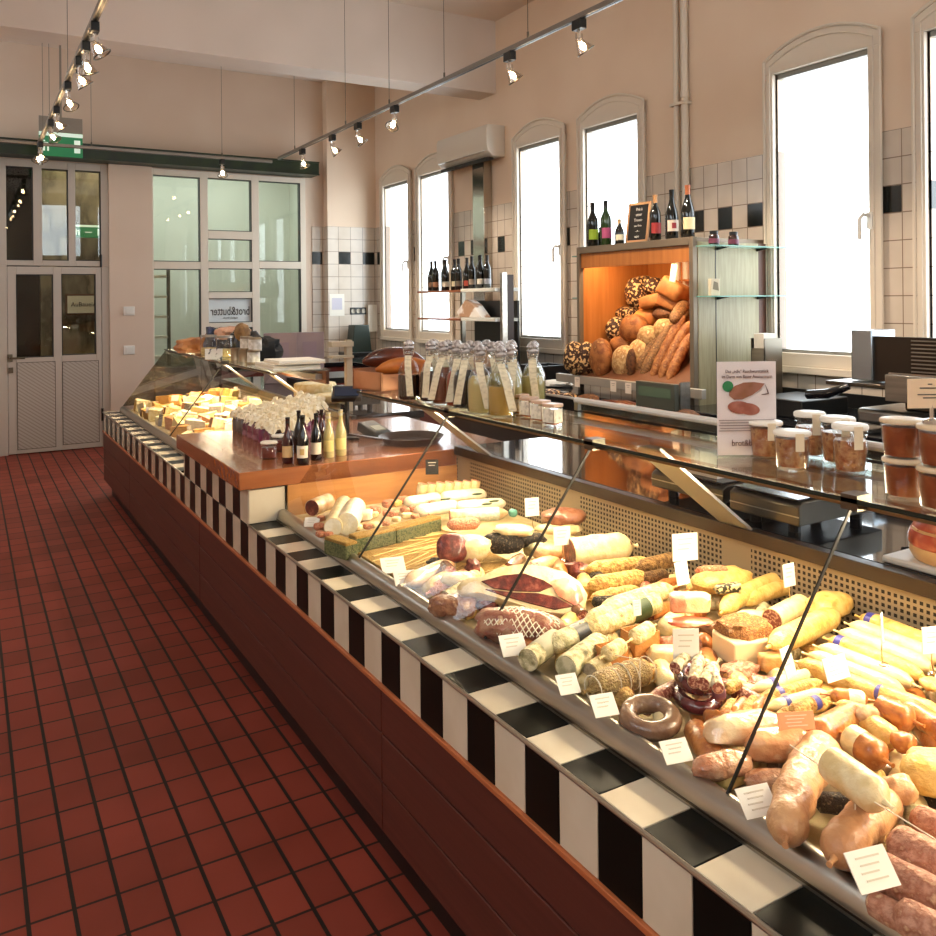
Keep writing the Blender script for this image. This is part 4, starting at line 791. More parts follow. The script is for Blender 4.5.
# steel dispenser beside bread cabinet, slicer
t = thing('bag_dispenser', 'slim steel holder with white bags beside the bread cabinet', 'dispenser', (4.22, 3.56, .93))
obj('side_plate', M().box(0, .16, 0, .006, 0, .42).box(0, .16, .10, .106, 0, .42), dsteel, t); obj('front_plate', M().box(0, .006, 0, .106, 0, .36), steel, t); obj('bag_stack', M().box(.01, .12, .015, .09, .30, .45), paper, t)
t = thing('slicing_machine', 'large steel meat slicer on the black back counter', 'slicer', (3.98, 2.18, .93), rz=0)
base_ = M().box(-.02, .36, -.15, .58, .02, .10); obj('machine_base', base_, steel, t, bevel=.02)
obj('pedestal', M().box(.05, .25, .10, .36, .10, .22), dsteel, t, bevel=.01)
obj('carriage_tray', M().box(-.10, .26, .16, .70, .215, .235), dsteel, t, bevel=.003); obj('carriage_front', M().box(-.11, -.09, .05, .36, .16, .29), steel, t, bevel=.004)
obj('guide_rod', M().tube([(-.07, -.05, .285), (-.07, .36, .285)], .014, 10), chrome, t)
obj('push_handle', M().tube([(-.10, .56, .215), (-.14, .66, .17), (-.14, .78, .155)], [.016, .026, .024], 12), mat('black_polished', '17191C', .12, coat=.6), t)
obj('thickness_plate', M().box(.02, .04, .17, .55, .24, .47), mat('fluted_plate', '3A3028', .35, .6), t, bevel=.002); obj('meat_pusher', M().box(.0, .20, .50, .62, .24, .50), mat('brushed_blue_steel', 'A8B4BE', .25, .9), t, bevel=.006)
fl_ = M()
for i in range(11): fl_.box(.012, .022, .05, .30, .26 + i * .019, .266 + i * .019)
obj('flute', fl_, steel, t)
mx = T(.05, -.02, .34) @ Matrix.Rotation(pi / 2, 4, 'Y')
bd_ = obj('blade_disc', M().lathe([(0, -.012), (.17, -.012), (.185, -.006), (.185, .0), (0, .0)], 40, mtx=mx), chrome, t); obj('blade_guard', M().torus(.187, .012, (0, 0, 0), 36, 8, mtx=mx), dsteel, t); obj('blade_cover', M().lathe([(.0, -.03), (.10, -.03), (.14, -.013), (0, -.013)], 30, mtx=mx), dsteel, bd_)
obj('thickness_knob', M().lathe([(.03, 0), (.03, .03), (0, .032)], 16, mtx=T(-.02, .30, .06) @ Matrix.Rotation(-pi / 2, 4, 'Y')), black, t)
t = thing('black_case', 'black low box on the back counter behind the jars', 'box', (3.95, 3.08, .93)); obj('box_body', M().box(0, .4, 0, .35, 0, .10), black, t, bevel=.006)
# ------------------------------------------------------------------ bread cabinet
BX, BY0, BY1, BZ0, BZ1 = 3.91, 3.845, 5.02, 1.04, 1.99
lite = mat('light_oak_side', 'C9B48E', .35, c2='BBA57C', scale=4, stretch=(6, 6, .5))
t = thing('bread_cabinet', 'tall steel framed bread cabinet with a glowing orange wooden interior', 'cabinet', (0, 0, 0))
obj('top_board', M().box(BX + .041, XW - .001, BY0 + .036, BY1 - .031, BZ1 - .028, BZ1 - .0005), mat('bronze_frame', '7E705E', .45, .4), t)
obj('steel_frame', M().box(BX, BX + .04, BY0, BY0 + .035, .93, BZ1).box(BX, BX + .04, BY1 - .03, BY1, .93, BZ1).box(BX, BX + .04, BY0 + .036, BY1 - .031, BZ1 - .05, BZ1), mat('bronze_frame', '7E705E', .45, .4), t, bevel=.003)
obj('side_panel', M().box(BX + .04, XW - .12, BY0 - .004, BY0 + .02, .93, BZ1 - .03), mat('oak_side_panel', 'A39876', .45, c2='968A68', scale=8, stretch=(8, 8, .6)), t)
obj('side_panel_edge', M().box(XW - .118, XW - .002, BY0 - .002, BY0 + .02, .93, BZ1 - .03), mat('brown_side_edge', '5A3626', .4), t)
obj('panel_joint', M().box(BX + .19, BX + .196, BY0 - .006, BY0 - .004, .93, BZ1 - .03), black, t)
obj('interior_wall', M().box(BX + .04, XW - .01, BY1 - .03, BY1 - .012, BZ0, BZ1 - .03).box(XW - .03, XW - .01, BY0 + .02, BY1 - .03, BZ0, BZ1 - .03).box(BX + .05, XW - .02, BY0 + .02, BY0 + .03, BZ0, BZ1 - .03), orangewood, t)
obj('top_valance', M().box(BX + .02, BX + .05, BY0 + .03, BY1 - .03, BZ1 - .155, BZ1 - .05), orangewood, t)
obj('sloping_bread_floor', M().prism([(BX - .02, BZ0), (XW - .03, BZ0), (XW - .03, BZ0 + .42), (BX + .30, BZ0 + .18), (BX - .02, BZ0 + .005)], BY1 - BY0 - .05, T(0, BY0 + .025, 0) @ Matrix(((1, 0, 0, 0), (0, 0, 1, 0), (0, 1, 0, 0), (0, 0, 0, 1)))), mat('brown_board', '6E4226', .6), t)  # bread floor in one even dark brown
obj('upper_shelf', M().box(XW - .34, XW - .03, BY0 + .03, BY1 - .26, 1.53, 1.545).box(XW - .12, XW - .03, BY0 + .03, BY1 - .45, 1.73, 1.742).box(XW - .12, XW - .03, BY0 + .03, BY1 - .45, 1.66, 1.672), orangewood, t)
obj('front_lip', M().box(BX - .06, BX - .02, BY0 - .12, BY1 + .19, .985, 1.045), mat('satin_grey_lip', 'A8A094', .4, .3), t, bevel=.004)
obj('lamp_tube', M().box(BX + .06, BX + .09, BY0 + .05, BY1 - .06, BZ1 - .055, BZ1 - .035), mat('lit_tube', 'FFC98A', .4, emit=5), t)
a_ = area('bread_light', (BX + .12, (BY0 + BY1) / 2, BZ1 - .065), (0, radians(-12), 0), .06, 1.0, K['bread'], (1, .74, .45)); a_.parent = t
for z in (1.925, 1.61):
    obj('glass_side_shelf', M().box(BX + .02, XW - .0, BY0 - .13, BY0 - .005, z, z + .008), mat('green_shelf_glass', '8FC4B4', .08, alpha=.55), t)
    obj('shelf_bracket', M().prism([(0, 0), (.10, 0), (0, -.018)], .012, T(BX + .20, BY0 - .006, z) @ Matrix(((0, 0, 1, 0), (-1, 0, 0, 0), (0, 1, 0, 0), (0, 0, 0, 1)))).prism([(0, 0), (.10, 0), (0, -.018)], .012, T(XW - .14, BY0 - .006, z) @ Matrix(((0, 0, 1, 0), (-1, 0, 0, 0), (0, 1, 0, 0), (0, 0, 0, 1)))), black, t)
    obj('glass_side_shelf', M().box(BX + .05, XW - .3, BY1 + .004, BY1 + .12, z, z + .008), mat('green_shelf_glass', '8FC4B4', .08, alpha=.55), t)
tagm = mat('price_tag_paper', 'F0DFCC', .6)
for i, px in enumerate((577, 613, 628, 643, 667)):
    c = at(px, 379 + i * 2.2, x=BX - .064); t = thing('price_tag', '%s small price tag from the left on the steel lip of the bread cabinet' % ORD[i], 'price tag', (BX - .061, c.y, 1.035), group='price tags on the bread cabinet')
    tc_ = obj('tag_card', M().box(-.002, 0, -.030, .030, -.072, 0), tagm, t); obj('tag_print', M().box(-.0027, -.002, -.017, .017, -.018, -.014).box(-.0027, -.002, -.012, .012, -.03, -.027), mat('faint_tag_print', 'A8968A', .8), tc_)
# goods on top and on the side shelves
zt_ = BZ1 + .001
def topb(px, pb, hpx, label, lab, prof=PROF_B, glass=None, lab2=None, cap='15120F', x=4.0, z0=.05, z1=.12):
    p = at(px, pb, x=x); Hh = hpx * mpx(p); return bottle('wine_bottle', label, (x, p.y, zt_), Hh / .307, prof, glass, lab, z0=z0, z1=z1, cap=cap, lab2=lab2, group='wine bottles on the bread cabinet', rz=-.15)
topb(593, 244, 44, 'slim wine bottle with a lime green label, leftmost on the bread cabinet', 'A8C83C')
topb(606, 243, 45, 'green tinted wine bottle with a pink label on the bread cabinet', 'B0507A', glass=wineglass_green)
topb(600.5, 243, 24, 'short dark bottle between the two leftmost bottles on the bread cabinet', None, x=4.1).scale = (.8, .8, .5)
topb(619.5, 240, 28, 'small squat bottle with a cork and round cream label left of the chalkboard', 'E9E0C0', PROF_S, cap='C9A878').scale = (.85, .85, .58)
topb(655.5, 237, 46, 'wine bottle with a gold neck and red label right of the chalkboard', 'B03A38', cap='D8A06A')
topb(645.5, 238, 27, 'short grey labelled bottle hidden beside the chalkboard', 'A8A8A8', x=4.12)
topb(672, 236, 49, 'wine bottle with a red and cream label, second from the right on the cabinet', 'EBD9C4', PROF_S, lab2='A8383C')
topb(688, 234, 52, 'wine bottle with a copper neck and plain cream label, rightmost on the cabinet', 'E9D6A8', PROF_S, cap='C07048')
p0 = at(625, 243, x=3.98); p1 = at(646, 240, x=3.98); wd = abs(p0.y - p1.y) * .93
t = thing('chalkboard', 'small wood framed chalkboard with white handwriting on top of the bread cabinet', 'chalkboard', (3.99, (p0.y + p1.y) / 2, zt_), rot=(radians(-9), 0, -pi / 2 + .12)); hh = .285
obj('wood_frame', M().box(-wd / 2, wd / 2, -.008, .008, 0, .018).box(-wd / 2, wd / 2, -.008, .008, hh - .018, hh).box(-wd / 2, -wd / 2 + .016, -.008, .008, 0, hh).box(wd / 2 - .016, wd / 2, -.008, .008, 0, hh), mat('pine_frame', 'C9986A', .5), t, bevel=.002)
obj('slate', M().box(-wd / 2 + .014, wd / 2 - .014, -.002, .004, .016, hh - .016), mat('slate_black', '1C1A18', .8), t)
chalk = mat('chalk_white', 'E8E4DC', .9)
for i, s_ in enumerate(('Prix à', 'unser', 'Tresen-', 'zum Wein', '~ 8 ~', 'täglich')): text('chalk_writing', s_, .030 if i < 3 else .020, chalk, t, (0, -.0035, hh - .058 - i * .038), R9, sx=.8)
dj = mat('dark_jam_glass', '2E1612', .1, coat=.6)
for i, px in enumerate((714, 733.5)):
    p = at(px, 244, z=1.934); y = BY0 - .07; x = at(px, 244, y=y).x
    t = thing('jam_jar', ('dark jam jar with a black lid on the glass side shelf, left of two', 'dark jam jar with a black lid on the glass side shelf, right of two')[i], 'jar', (x, y, 1.934), group='dark jam jars on the side shelf')
    obj('glass_body', M().lathe([(0, 0), (.030, 0), (.033, .006), (.033, .058), (.024, .068), (.024, .072)], 16), dj, t, smooth=50); obj('lid', M().lathe([(.027, .070), (.027, .088), (0, .089)], 16), black, t)
    obj('jam_label', M().lathe([(.0337, .012), (.0337, .04)], 16), mat('purple_label', '6A3448', .5), t)
x = at(714, 290, y=BY0 - .07).x; t = thing('tea_box', 'small cream box with a grey printed motif on the lower glass side shelf', 'box', (x, BY0 - .07, 1.6185), rz=-.3)
obj('carton', M().box(-.03, .03, -.02, .02, 0, .105), mat('cream_carton', 'D9CDB4', .6), t, bevel=.002); obj('motif', M().prism([(-.02, .04), (.022, .03), (.016, .08), (-.012, .09)], .0006, T(0, -.0202, 0) @ fl(0)), mat('motif_grey', '8A8270', .7), t)
c = at(675, 267, x=4.2); t = thing('hanging_card', 'bright cream card hanging inside the upper right of the bread cabinet', 'price card', (4.12, at(674, 268, x=4.12).y, 1.80)); obj('card', M().box(-.002, .002, -.028, .028, -.085, .035, mtx=Matrix.Rotation(.2, 4, 'X')), paper, t)
# loaves
rye = mat('cracked_rye_crust', '3E200F', .6, c2='E6BC80', scale=48, bump=.8, bscale=48, lo=.52, hi=.58, detail=1); crust2 = mat('brown_bread_crust', 'B0703A', .55, c2='7E4420', scale=16, bump=.5, bscale=70, c3='D2A060')
flourc = mat('floured_crust', 'D9B47C', .7, c2='A87440', scale=30, bump=.5, bscale=80, c3='EBD4A4'); bagt = mat('baguette_crust', 'B87C46', .55, c2='84481F', scale=34, bump=.5, bscale=80, c3='D8A870'); seedc = mat('seeded_baguette_crust', '9E7244', .6, c2='664222', scale=60, bump=.7, bscale=110, c3='D2A468')
seedm = mat('seed_brown_crust', '7A4E2C', .7, c2='4E2E18', scale=30, bump=.5, c3='A87848')
def loaf(label, px, py, x, wpx, hpx, m, depth=None, seed=0, roll=0, e=.95, lump=.10, cat='bread', nm='bread_loaf', grp='loaves in the bread cabinet', scored=False):
    c = at(px, py, x=x); k = mpx(c); sx = (depth or .10); sy = wpx * k / 2 * 1.22; sz = hpx * k / 2 * 1.16
    o = obj(nm, M().blob(sx, sy, sz, lump, seed, 1.6, seg=24, rings=14, e=e), m, loc=c, rot=(roll, 0, -.12), smooth=60); tag(o, label, cat, grp)
    if scored:
        for j in (-1, 0, 1): obj('crust_score', M().tube([(-sx * .55, sy * .25 * j - sy * .15, sz * .80), (-sx * .92, sy * .25 * j, sz * .35), (-sx * .98, sy * .25 * j + sy * .12, -sz * .1)], [.003, .007, .003], 6), mat('score_pale', 'EBC890', .8), o)
    return o
loaf('dark cracked rye loaf standing at the far left of the lower bread row', 575, 358, 3.87, 17, 29, rye, .09, 1)
loaf('dark cracked rye loaf tucked behind the glossy brown round loaf', 588, 358, 3.93, 13, 27, rye, .09, 2)
loaf('large glossy brown round loaf in the lower bread row', 601, 358, 3.95, 25, 35, crust2, .07, 3)
loaf('floured half loaf showing its dark end in the lower bread row', 624, 362, 4.0, 22, 29, flourc, .08, 4)
loaf('dark seeded slice end leaning on the floured half loaf', 631, 363, 3.96, 10, 25, seedm, .03, 5, roll=.1)
loaf('pale floured loaf behind the bundle of baguettes', 640, 355, 4.10, 22, 28, flourc, .08, 6)
loaf('small brown loaf between the round loaf and the floured loaf', 621, 345, 4.14, 23, 16, crust2, .08, 7)
loaf('dark cracked rye loaf with a pale flour cap in the middle left', 601, 330, 4.20, 17, 24, rye, .08, 8)
loaf('dark cracked rye loaf left of the big golden loaf', 617, 330, 4.20, 15, 22, rye, .09, 9)
loaf('big golden brown loaf in the middle of the cabinet', 634, 329, 4.16, 30, 25, crust2, .09, 10)
loaf('golden round loaf behind the big golden brown loaf', 647, 319, 4.28, 24, 20, mat('bright_crust', 'D28A3E', .5, c2='B0662A', scale=6, bump=.2), .09, 11)
loaf('rye loaf cut open below the top shelf', 627, 314, 4.32, 24, 13, rye, .08, 12)
loaf('pale dimpled loaf in the middle right of the cabinet', 649, 337, 4.16, 20, 20, flourc, .08, 13)
loaf('pale floured round roll beside the dimpled loaf', 664, 329, 4.2, 18, 18, flourc, .07, 14)
loaf('dark patterned rye loaf, leftmost on the upper shelf', 622, 297, 4.40, 19, 23, rye, .09, 15)
loaf('pale patterned rye loaf, second on the upper shelf', 637, 293, 4.36, 19, 28, rye, .09, 16)
loaf('pale floured rye loaf at the top of the upper shelf', 645, 285, 4.44, 22, 16, rye, .09, 17)
loaf('small flour dusted rye loaf at the right of the upper shelf', 655, 287, 4.40, 16, 17, rye, .09, 18)
for (px, py, sx, sy, sz, rx, sd, lb) in ((675, 291, .10, .10, .07, .5, 40, 'square cut brown bread block on the upper right'), (656, 303, .10, .10, .05, -.2, 41, 'flat brown bread slab below the rye loaves'), (672, 303, .09, .09, .055, .3, 42, 'brown bread wedge below the square block')):
    c = at(px, py, x=4.30); o = obj('bread_block', M().blob(sx, sy, sz, .12, sd, 1.5, e=.35, seg=20, rings=10), mat('toasted_slab', 'B97A3E', .6, c2='9A5E2A', scale=10, bump=.3), loc=c, rot=(rx, .2, .3), smooth=50); tag(o, lb, 'bread', 'loaves in the bread cabinet')
c = at(664, 315, x=4.25); loaf('dark brown long loaf lying under the bread slabs', 664, 314, 4.26, 26, 10, seedm, .06, 19)
bg = [((634, 377), (662, 330), 4.0, seedc, 5.2), ((642, 378), (672, 325), 3.98, seedc, 5.0), ((652, 379), (684, 316), 3.97, bagt, 5.0), ((660, 380), (690, 322), 3.96, bagt, 4.8), ((668, 381), (692, 333), 3.95, bagt, 4.5), ((673, 322), (686, 304), 4.1, seedc, 5.5), ((667, 345), (690, 312), 4.12, bagt, 4.5), ((682, 318), (691, 309), 4.2, seedc, 4)]
for i, (a, b, x, m_, rp) in enumerate(bg):
    A = at(a[0], a[1], x=x); B = at(b[0], b[1], x=x + .22); k = mpx(A); n = 12; r = rp * k * 1.2
    pts = [A.lerp(B, j / n) + Vector((0, 0, .012 * sin(pi * j / n))) for j in range(n + 1)]; c = pts[0].copy()
    rr = [r * (.35 if j in (0, n) else .8 if j in (1, n - 1) else 1 + .06 * sin(j * 2.4)) for j in range(n + 1)]
    o = obj('baguette', M().tube([p - c for p in pts], rr, 12), m_, loc=c, smooth=60)
    tag(o, ('%s of the long leaning baguettes counted from the left' % ORD[i]) if i < 5 else ('short seeded stick standing above the leaning baguettes', 'long baguette behind the front row of leaning ones', 'end of a seeded baguette at the upper right post')[i - 5], 'bread', 'baguettes')
# lower tray under the lip, with dark bread
t = thing('lower_bread_tray', 'dark trough with a steel rim below the bread cabinet lip', 'tray', (0, 0, 0))
obj('trough', M().box(3.50, 3.52, 3.1, 5.3, .80, .93).box(3.52, 3.88, 3.1, 5.3, .78, .80).box(3.52, 3.88, 5.28, 5.3, .8, .93).box(3.52, 3.88, 3.1, 3.12, .8, .93), black, t); obj('steel_rim', M().tube([(3.51, 3.1, .935), (3.51, 5.3, .935)], .012, 8), steel, t)
obj('trough_cabinet', M().box(3.52, 3.72, 3.1, 5.3, .0, .77), mat('cupboard_front', '2B211B', .5), t)
for i, (y, m_, a, b) in enumerate(((5.05, rye, .10, .07), (4.85, rye, .09, .06), (4.62, seedm, .1, .07), (4.3, darkcrust, .22, .06), (4.0, crust2, .12, .05), (3.7, seedm, .12, .06))):
    o = obj('bread_loaf', M().blob(.11, a, b, .12, 50 + i), m_, loc=(3.69, y, .86 + .02), rot=(0, 0, .2), smooth=60); tag(o, '%s loaf from the left in the dark trough below the cabinet' % ORD[i], 'bread', 'loaves in the lower trough')
t = thing('scale_display', 'dark scale with a green glass display in front of the bread cabinet', 'display', (3.62, 3.72, .93), rz=0)
obj('display_head', M().box(0, .04, 0, .34, .0, .16), mat('grey_green_housing', '4E5046', .35), t, bevel=.004); obj('display_glass', M().box(-.002, 0, .03, .31, .07, .13), mat('lcd_green', '5E6E5A', .15), t); obj('display_side', M().box(.04, .12, -.01, .0, .0, .17), steel, t)
t = thing('folded_cloth', 'folded white and brown cloth on the black counter left of the bread cabinet', 'cloth', (3.95, 5.35, .93), rz=.2); obj('cloth_fold', M().blob(.12, .14, .03, .3, 61, flatb=True), mat('cloth_white', 'D9D2C4', .8, c2='8A6E54', scale=7, lo=.55, hi=.6), t, loc=(0, 0, .018))
t = thing('black_crate', 'black crate on the counter between the wine shelf and the bread cabinet', 'crate', (3.95, 5.55, .93)); obj('crate_shell', M().box(0, .3, 0, .02, 0, .14).box(0, .3, .28, .30, 0, .14).box(0, .02, 0, .3, 0, .14).box(.28, .3, 0, .3, 0, .14).box(0, .3, 0, .3, 0, .01), black, t)
# ------------------------------------------------------------------ meat counter goods
ZD_ = .713
def fm_(name, *a, **k):
    if 'scale' in k: k['scale'] *= 3.2
    if k.get('bump'): k['bscale'] = k.get('bscale', k.get('scale', 20) * 1.2) * 2.2; k['bump'] = min(1, k['bump'] * 1.8)
    elif 'scale' in k: k['bump'] = .25; k['bscale'] = 90
    k.setdefault('detail', 5); k.setdefault('lo', .38); k.setdefault('hi', .58)
    return mat(name, *a, **k)
mould = fm_('pale_moulded_rind', 'E3D2A0', .7, c2='C9AF74', scale=18, bump=.35, bscale=40, c3='8A7A54'); mouldg = fm_('grey_moulded_rind', 'D6CBA4', .75, c2='A39A70', scale=16, bump=.4, bscale=45, c3='6A6648')
yel = fm_('yellow_casing', 'E3BE72', .45, c2='D6A957', scale=14, bump=.2, c3='C28E44', coat=.3); ybr = fm_('rough_yellow_casing', 'D8B468', .6, c2='A8793C', scale=22, bump=.5, bscale=50); pale = fm_('pale_casing', 'EBD9A6', .4, c2='E0C98C', scale=10, coat=.35)
smk = fm_('smoked_casing', 'C07A3C', .35, c2='9A5626', scale=9, coat=.4, c3='DDA05C', bump=.15); liver = fm_('liver_casing', 'BC8458', .42, c2='D0A070', scale=5, coat=.15, c3='A06A44', bump=.35); rough = fm_('rough_red_casing', 'C8957A', .6, c2='A56A50', scale=22, bump=.8, bscale=30, c3='D6AE88')
cutd = fm_('dark_red_cut', '54201A', .4, c2='742E24', scale=14, coat=.3, c3='A0604C', lo=.42, hi=.56); cuts = fm_('speckled_cut', '8A4434', .4, c2='D9A88A', scale=55, coat=.3, lo=.5, hi=.6); cutg = fm_('grey_liver_cut', '9A8A70', .5, c2='B5A588', scale=25)
pepper = fm_('black_pepper_rind', '1E1712', .6, c2='7A6A50', scale=45, bump=.6, lo=.55, hi=.65); blood = fm_('blood_sausage', '3A1418', .15, coat=.8, c2='5E2226', scale=9); ringm = fm_('grey_brown_ring', '6E4E3A', .25, coat=.5, c2='8A6A50', scale=8)
fat = fm_('cream_fat', 'EFDDB0', .4, c2='E3C88E', scale=9, coat=.3); lardo = fm_('white_lardo', 'F4ECD4', .35, coat=.4, c2='EBDDB8', scale=8); straw = fm_('straw_mat', 'D9B060', .8, c2='B88A3C', scale=40, stretch=(1, 7, 1), bump=.6); greenh = fm_('green_herb_crust', '4E5834', .7, c2='7E7E50', scale=30, bump=.6, c3='2E3420')
pinkd = fm_('pink_diced_topping', 'D68E68', .5, c2='B05A40', scale=55, bump=.8, bscale=60, c3='EBC896', lo=.45, hi=.55); bluem = fm_('blue_band', '3A3A8A', .4); blk = fm_('black_band', '1C1C18', .4); grnb = fm_('green_band', '3A4A28', .45); wrapm = fm_('clear_wrap_sheen', 'E9D3B0', .18, coat=.8, c2='D8AE82', scale=6, bump=.5, bscale=9, c3='C98A60')
carton = fm_('orange_carton', 'C98A4A', .6, c2='BB7A3C', scale=5); twine = fm_('white_twine', 'EFE6CC', .8)
def G3(px, py, z): return at(px, py, z=z)
def rod(label, a, b, rpx, m, z=None, zb=None, nm='salami', cat='sausage', grp=None, cut=None, cutb=None, band=None, bend=0, taper=.5, knot=True, seed=0, n=12, wob=.03, cap=None, flat=1.0):
    za = z or .755; zb_ = zb or za
    A = G3(a[0], a[1], za); B = G3(b[0], b[1], zb_); r = rpx * mpx((A + B) / 2); C0 = (A + B) / 2; d = (B - A); L = d.length; s = UP.cross(d).normalized()
    pts = []; rr = []
    for i in range(n + 1):
        t_ = i / n; pts.append(A + d * t_ + s * (bend * L * 4 * t_ * (1 - t_)) - C0)
        e = 1.0
        if i == 0: e = .98 if cut else taper * .5
        elif i == 1 and not cut: e = (1 + taper) * .5
        if i == n: e = .98 if cutb else taper * .5
        elif i == n - 1 and not cutb: e = (1 + taper) * .5
        rr.append(r * e * (1 + wob * noise.noise(Vector((i * .9, seed * 3.3, 0)))))
    o = obj(nm, M().tube(pts, rr, 16, flat=flat), m, loc=C0, smooth=60); tag(o, label, cat, grp)
    for f, P_, Q_ in ((cut, pts[0], pts[1]), (cutb, pts[-1], pts[-2])):
        if f: obj('cut_face', M().tube([P_ + (P_ - Q_).normalized() * .0012, P_ + (P_ - Q_).normalized() * .0004], r * .90, 16), f, o, smooth=0)
    if knot and not cut: dd = (pts[0] - pts[1]).normalized(); obj('casing_knot', M().tube([pts[0] - dd * .004, pts[0] + dd * .012, pts[0] + dd * .020], [r * .22, r * .10, r * .16], 8), m, o)
    if knot and not cutb: dd = (pts[-1] - pts[-2]).normalized(); obj('casing_knot', M().tube([pts[-1] - dd * .004, pts[-1] + dd * .012, pts[-1] + dd * .020], [r * .22, r * .10, r * .16], 8), m, o)
    if band:
        for f0, f1, bm in band:
            i0 = max(1, int(f0 * n)); i1 = min(n - 1, max(i0 + 1, int(f1 * n))); obj('label_band', M().tube([pts[i] for i in range(i0, i1 + 1)], [rr[i] * 1.025 for i in range(i0, i1 + 1)], 16, caps=False, flat=flat), bm, o)
    return o
def lump(label, px, py, wpx, dx, hz, m, z=None, yaw=0, seed=0, nm='ham_piece', cat='meat', grp=None, e=.85, lum=.16, cut=None, roll=0, pitch=0):
    """wpx: apparent width in pixels, dx: depth ratio, hz: height ratio"""
    zc = z or .765; c = G3(px, py, zc); k = mpx(c); sy = wpx * k / 2; 
    o = obj(nm, M().blob(sy, sy * dx, sy * hz, lum, seed, 1.7, seg=26, rings=14, e=e), m, loc=c, rot=(pitch, roll, yaw - TH), smooth=50); tag(o, label, cat, grp)
    if cut:  # face looking to the customer
        cm, fx, fz, off, fr = cut
        mx = Matrix.Rotation(fr, 4, 'Z') @ T(0, -sy * dx * off, 0) @ Matrix.Rotation(pi / 2 - .35, 4, 'X')
        obj('cut_face', M().blob(sy * fx, sy * fz, sy * .16, .06, seed + 1, seg=24, rings=8, mtx=mx), cm, o, smooth=50)
    return o
def card(label, px, py, wpx, hpx, z=.80, tilt=.5, yaw=0, m=None, wire=False, lines=3, nm='price_card'):
    c = G3(px, py, z); k = mpx(c); w_ = wpx * k / 2; h_ = hpx * k / 2
    t = thing(nm, label, 'price card', c, rot=(-tilt, 0, yaw - TH), group='white price cards in the meat case')
    cd_ = obj('card', M().box(-w_, w_, -.001, .001, -h_, h_), m or paper, t)
    lm = M()
    for i in range(lines): lm.box(-w_ * (.6 - .1 * (i % 2)), w_ * (.6 - .15 * (i % 3)), -.0016, -.001, h_ * (.55 - i * .36), h_ * (.55 - i * .36) + h_ * .09)
    obj('card_print', lm, mat('faint_card_print', 'D3C8B2', .8), cd_)
    if wire: obj('wire_foot', M().tube([(0, .002, -h_ * .8), (0, .004, -h_ * 1.8), (.004, .004, -h_ * 2.6)], .0014, 5).torus(.010, .0014, (0, 0, -h_ * 2.6), 12, 4), chrome, t)
    return t
# --- far left corner of the meat case
rod('dark wrapped salami with its cut end facing the aisle in the far left corner', (312, 508), (331, 500), 8.5, wrapm, z=.775, cut=cutd, nm='wrapped_salami', seed=1)
rod('bright pale pepper-crusted cheese log in the far left of the meat case', (333, 527), (346, 500), 9, fat, z=.79, nm='pepper_roll', cut=lardo, seed=2)
rod('bright white fat log beside the pale pepper-crusted one', (347, 524), (357, 505), 11, lardo, z=.795, nm='white_fat_log', cat='meat', cut=lardo, seed=3)
lump('cream coloured block in front of the white fat log', 362, 515, 20, .7, .5, lardo, z=.79, seed=4, e=.45, nm='fat_block')
card('small white card leaning at the far left corner of the meat case', 312, 522, 15, 10, z=.765, tilt=.7)
for i, (a, b) in enumerate((((352, 545), (392, 536)), ((392, 536), (437, 524)), ((330, 545), (352, 552)))):
    A = G3(*a, .75); B = G3(*b, .75); C0 = (A + B) / 2
    o = obj('herb_terrine', M().bar(A - C0, B - C0, .055, .050), greenh, loc=C0, smooth=0, bevel=.006); tag(o, ('green herb crusted terrine bar, left half of the long row', 'green herb crusted terrine bar, right half of the long row', 'short green herb crusted bar nearest the steel rail')[i], 'terrine', 'herb terrines')
    obj('diced_topping', M().bar(A - C0 + Vector((0, .0, .028)), B - C0 + Vector((0, .0, .028)), .05, .012), straw, o, bevel=.004)
rr_ = random.Random(4)
for i in range(39):
    px = 322 + (i % 13) * 9.2 + rr_.uniform(-3, 3); py = 540 - (px - 318) * .21 - (i // 13) * 8 - 4 + rr_.uniform(-2, 2)
    lump('%s pink bacon chunk in the %s row behind the green terrines' % (ORD[i % 13], ('front', 'middle', 'back')[i // 13]), px, py, rr_.uniform(8, 13), .8, .6, rr_.choice([pinkd, pinkd, fat, yel]), z=.765 + .004 * (i // 13), seed=60 + i, nm='bacon_chunk', e=.6, grp='bacon chunks', yaw=rr_.uniform(-1, 1))
t = thing('straw_mat', 'yellow straw mat lying on the tray in the left part of the meat case', 'mat', (1.165, 2.30, .7125)); obj('mat_weave', M().box(0, .40, 0, .62, 0, .014), straw, t, bevel=.003)
mb = M()
for i in range(40): yy = rr_.uniform(.02, .6); mb.tube([(rr_.uniform(0, .2), yy, .015), (rr_.uniform(.2, .42), yy + rr_.uniform(-.12, .12), .019)], .0016, 4)
obj('straw_stalk', mb, fm_('straw_stalks', 'E9C880', .7), t)
card('white card lying on the straw mat beside the steel rail', 393, 565, 24, 18, z=.755, tilt=.9, yaw=.3); card('second white card on the straw mat, further right', 405, 578, 22, 17, z=.755, tilt=.9, yaw=.3)
card('small black square sign with pale drawing standing at the wooden divider', 432, 467, 13, 15, z=.90, tilt=0, m=mat('slate_black', '1C1A18', .8), lines=2, nm='slate_sign')
for i, px in enumerate((420, 429, 438, 447, 456, 465, 473)):
    rod('%s short white sausage with a brown cap standing along the wooden divider' % ORD[i], (px, 497 - i * .6), (px + 3, 484 - i * .6), 5.2, fat, z=.77, zb=.825, nm='short_white_sausage', grp='short white sausages', knot=False, cutb=pinkd, seed=i, n=6)
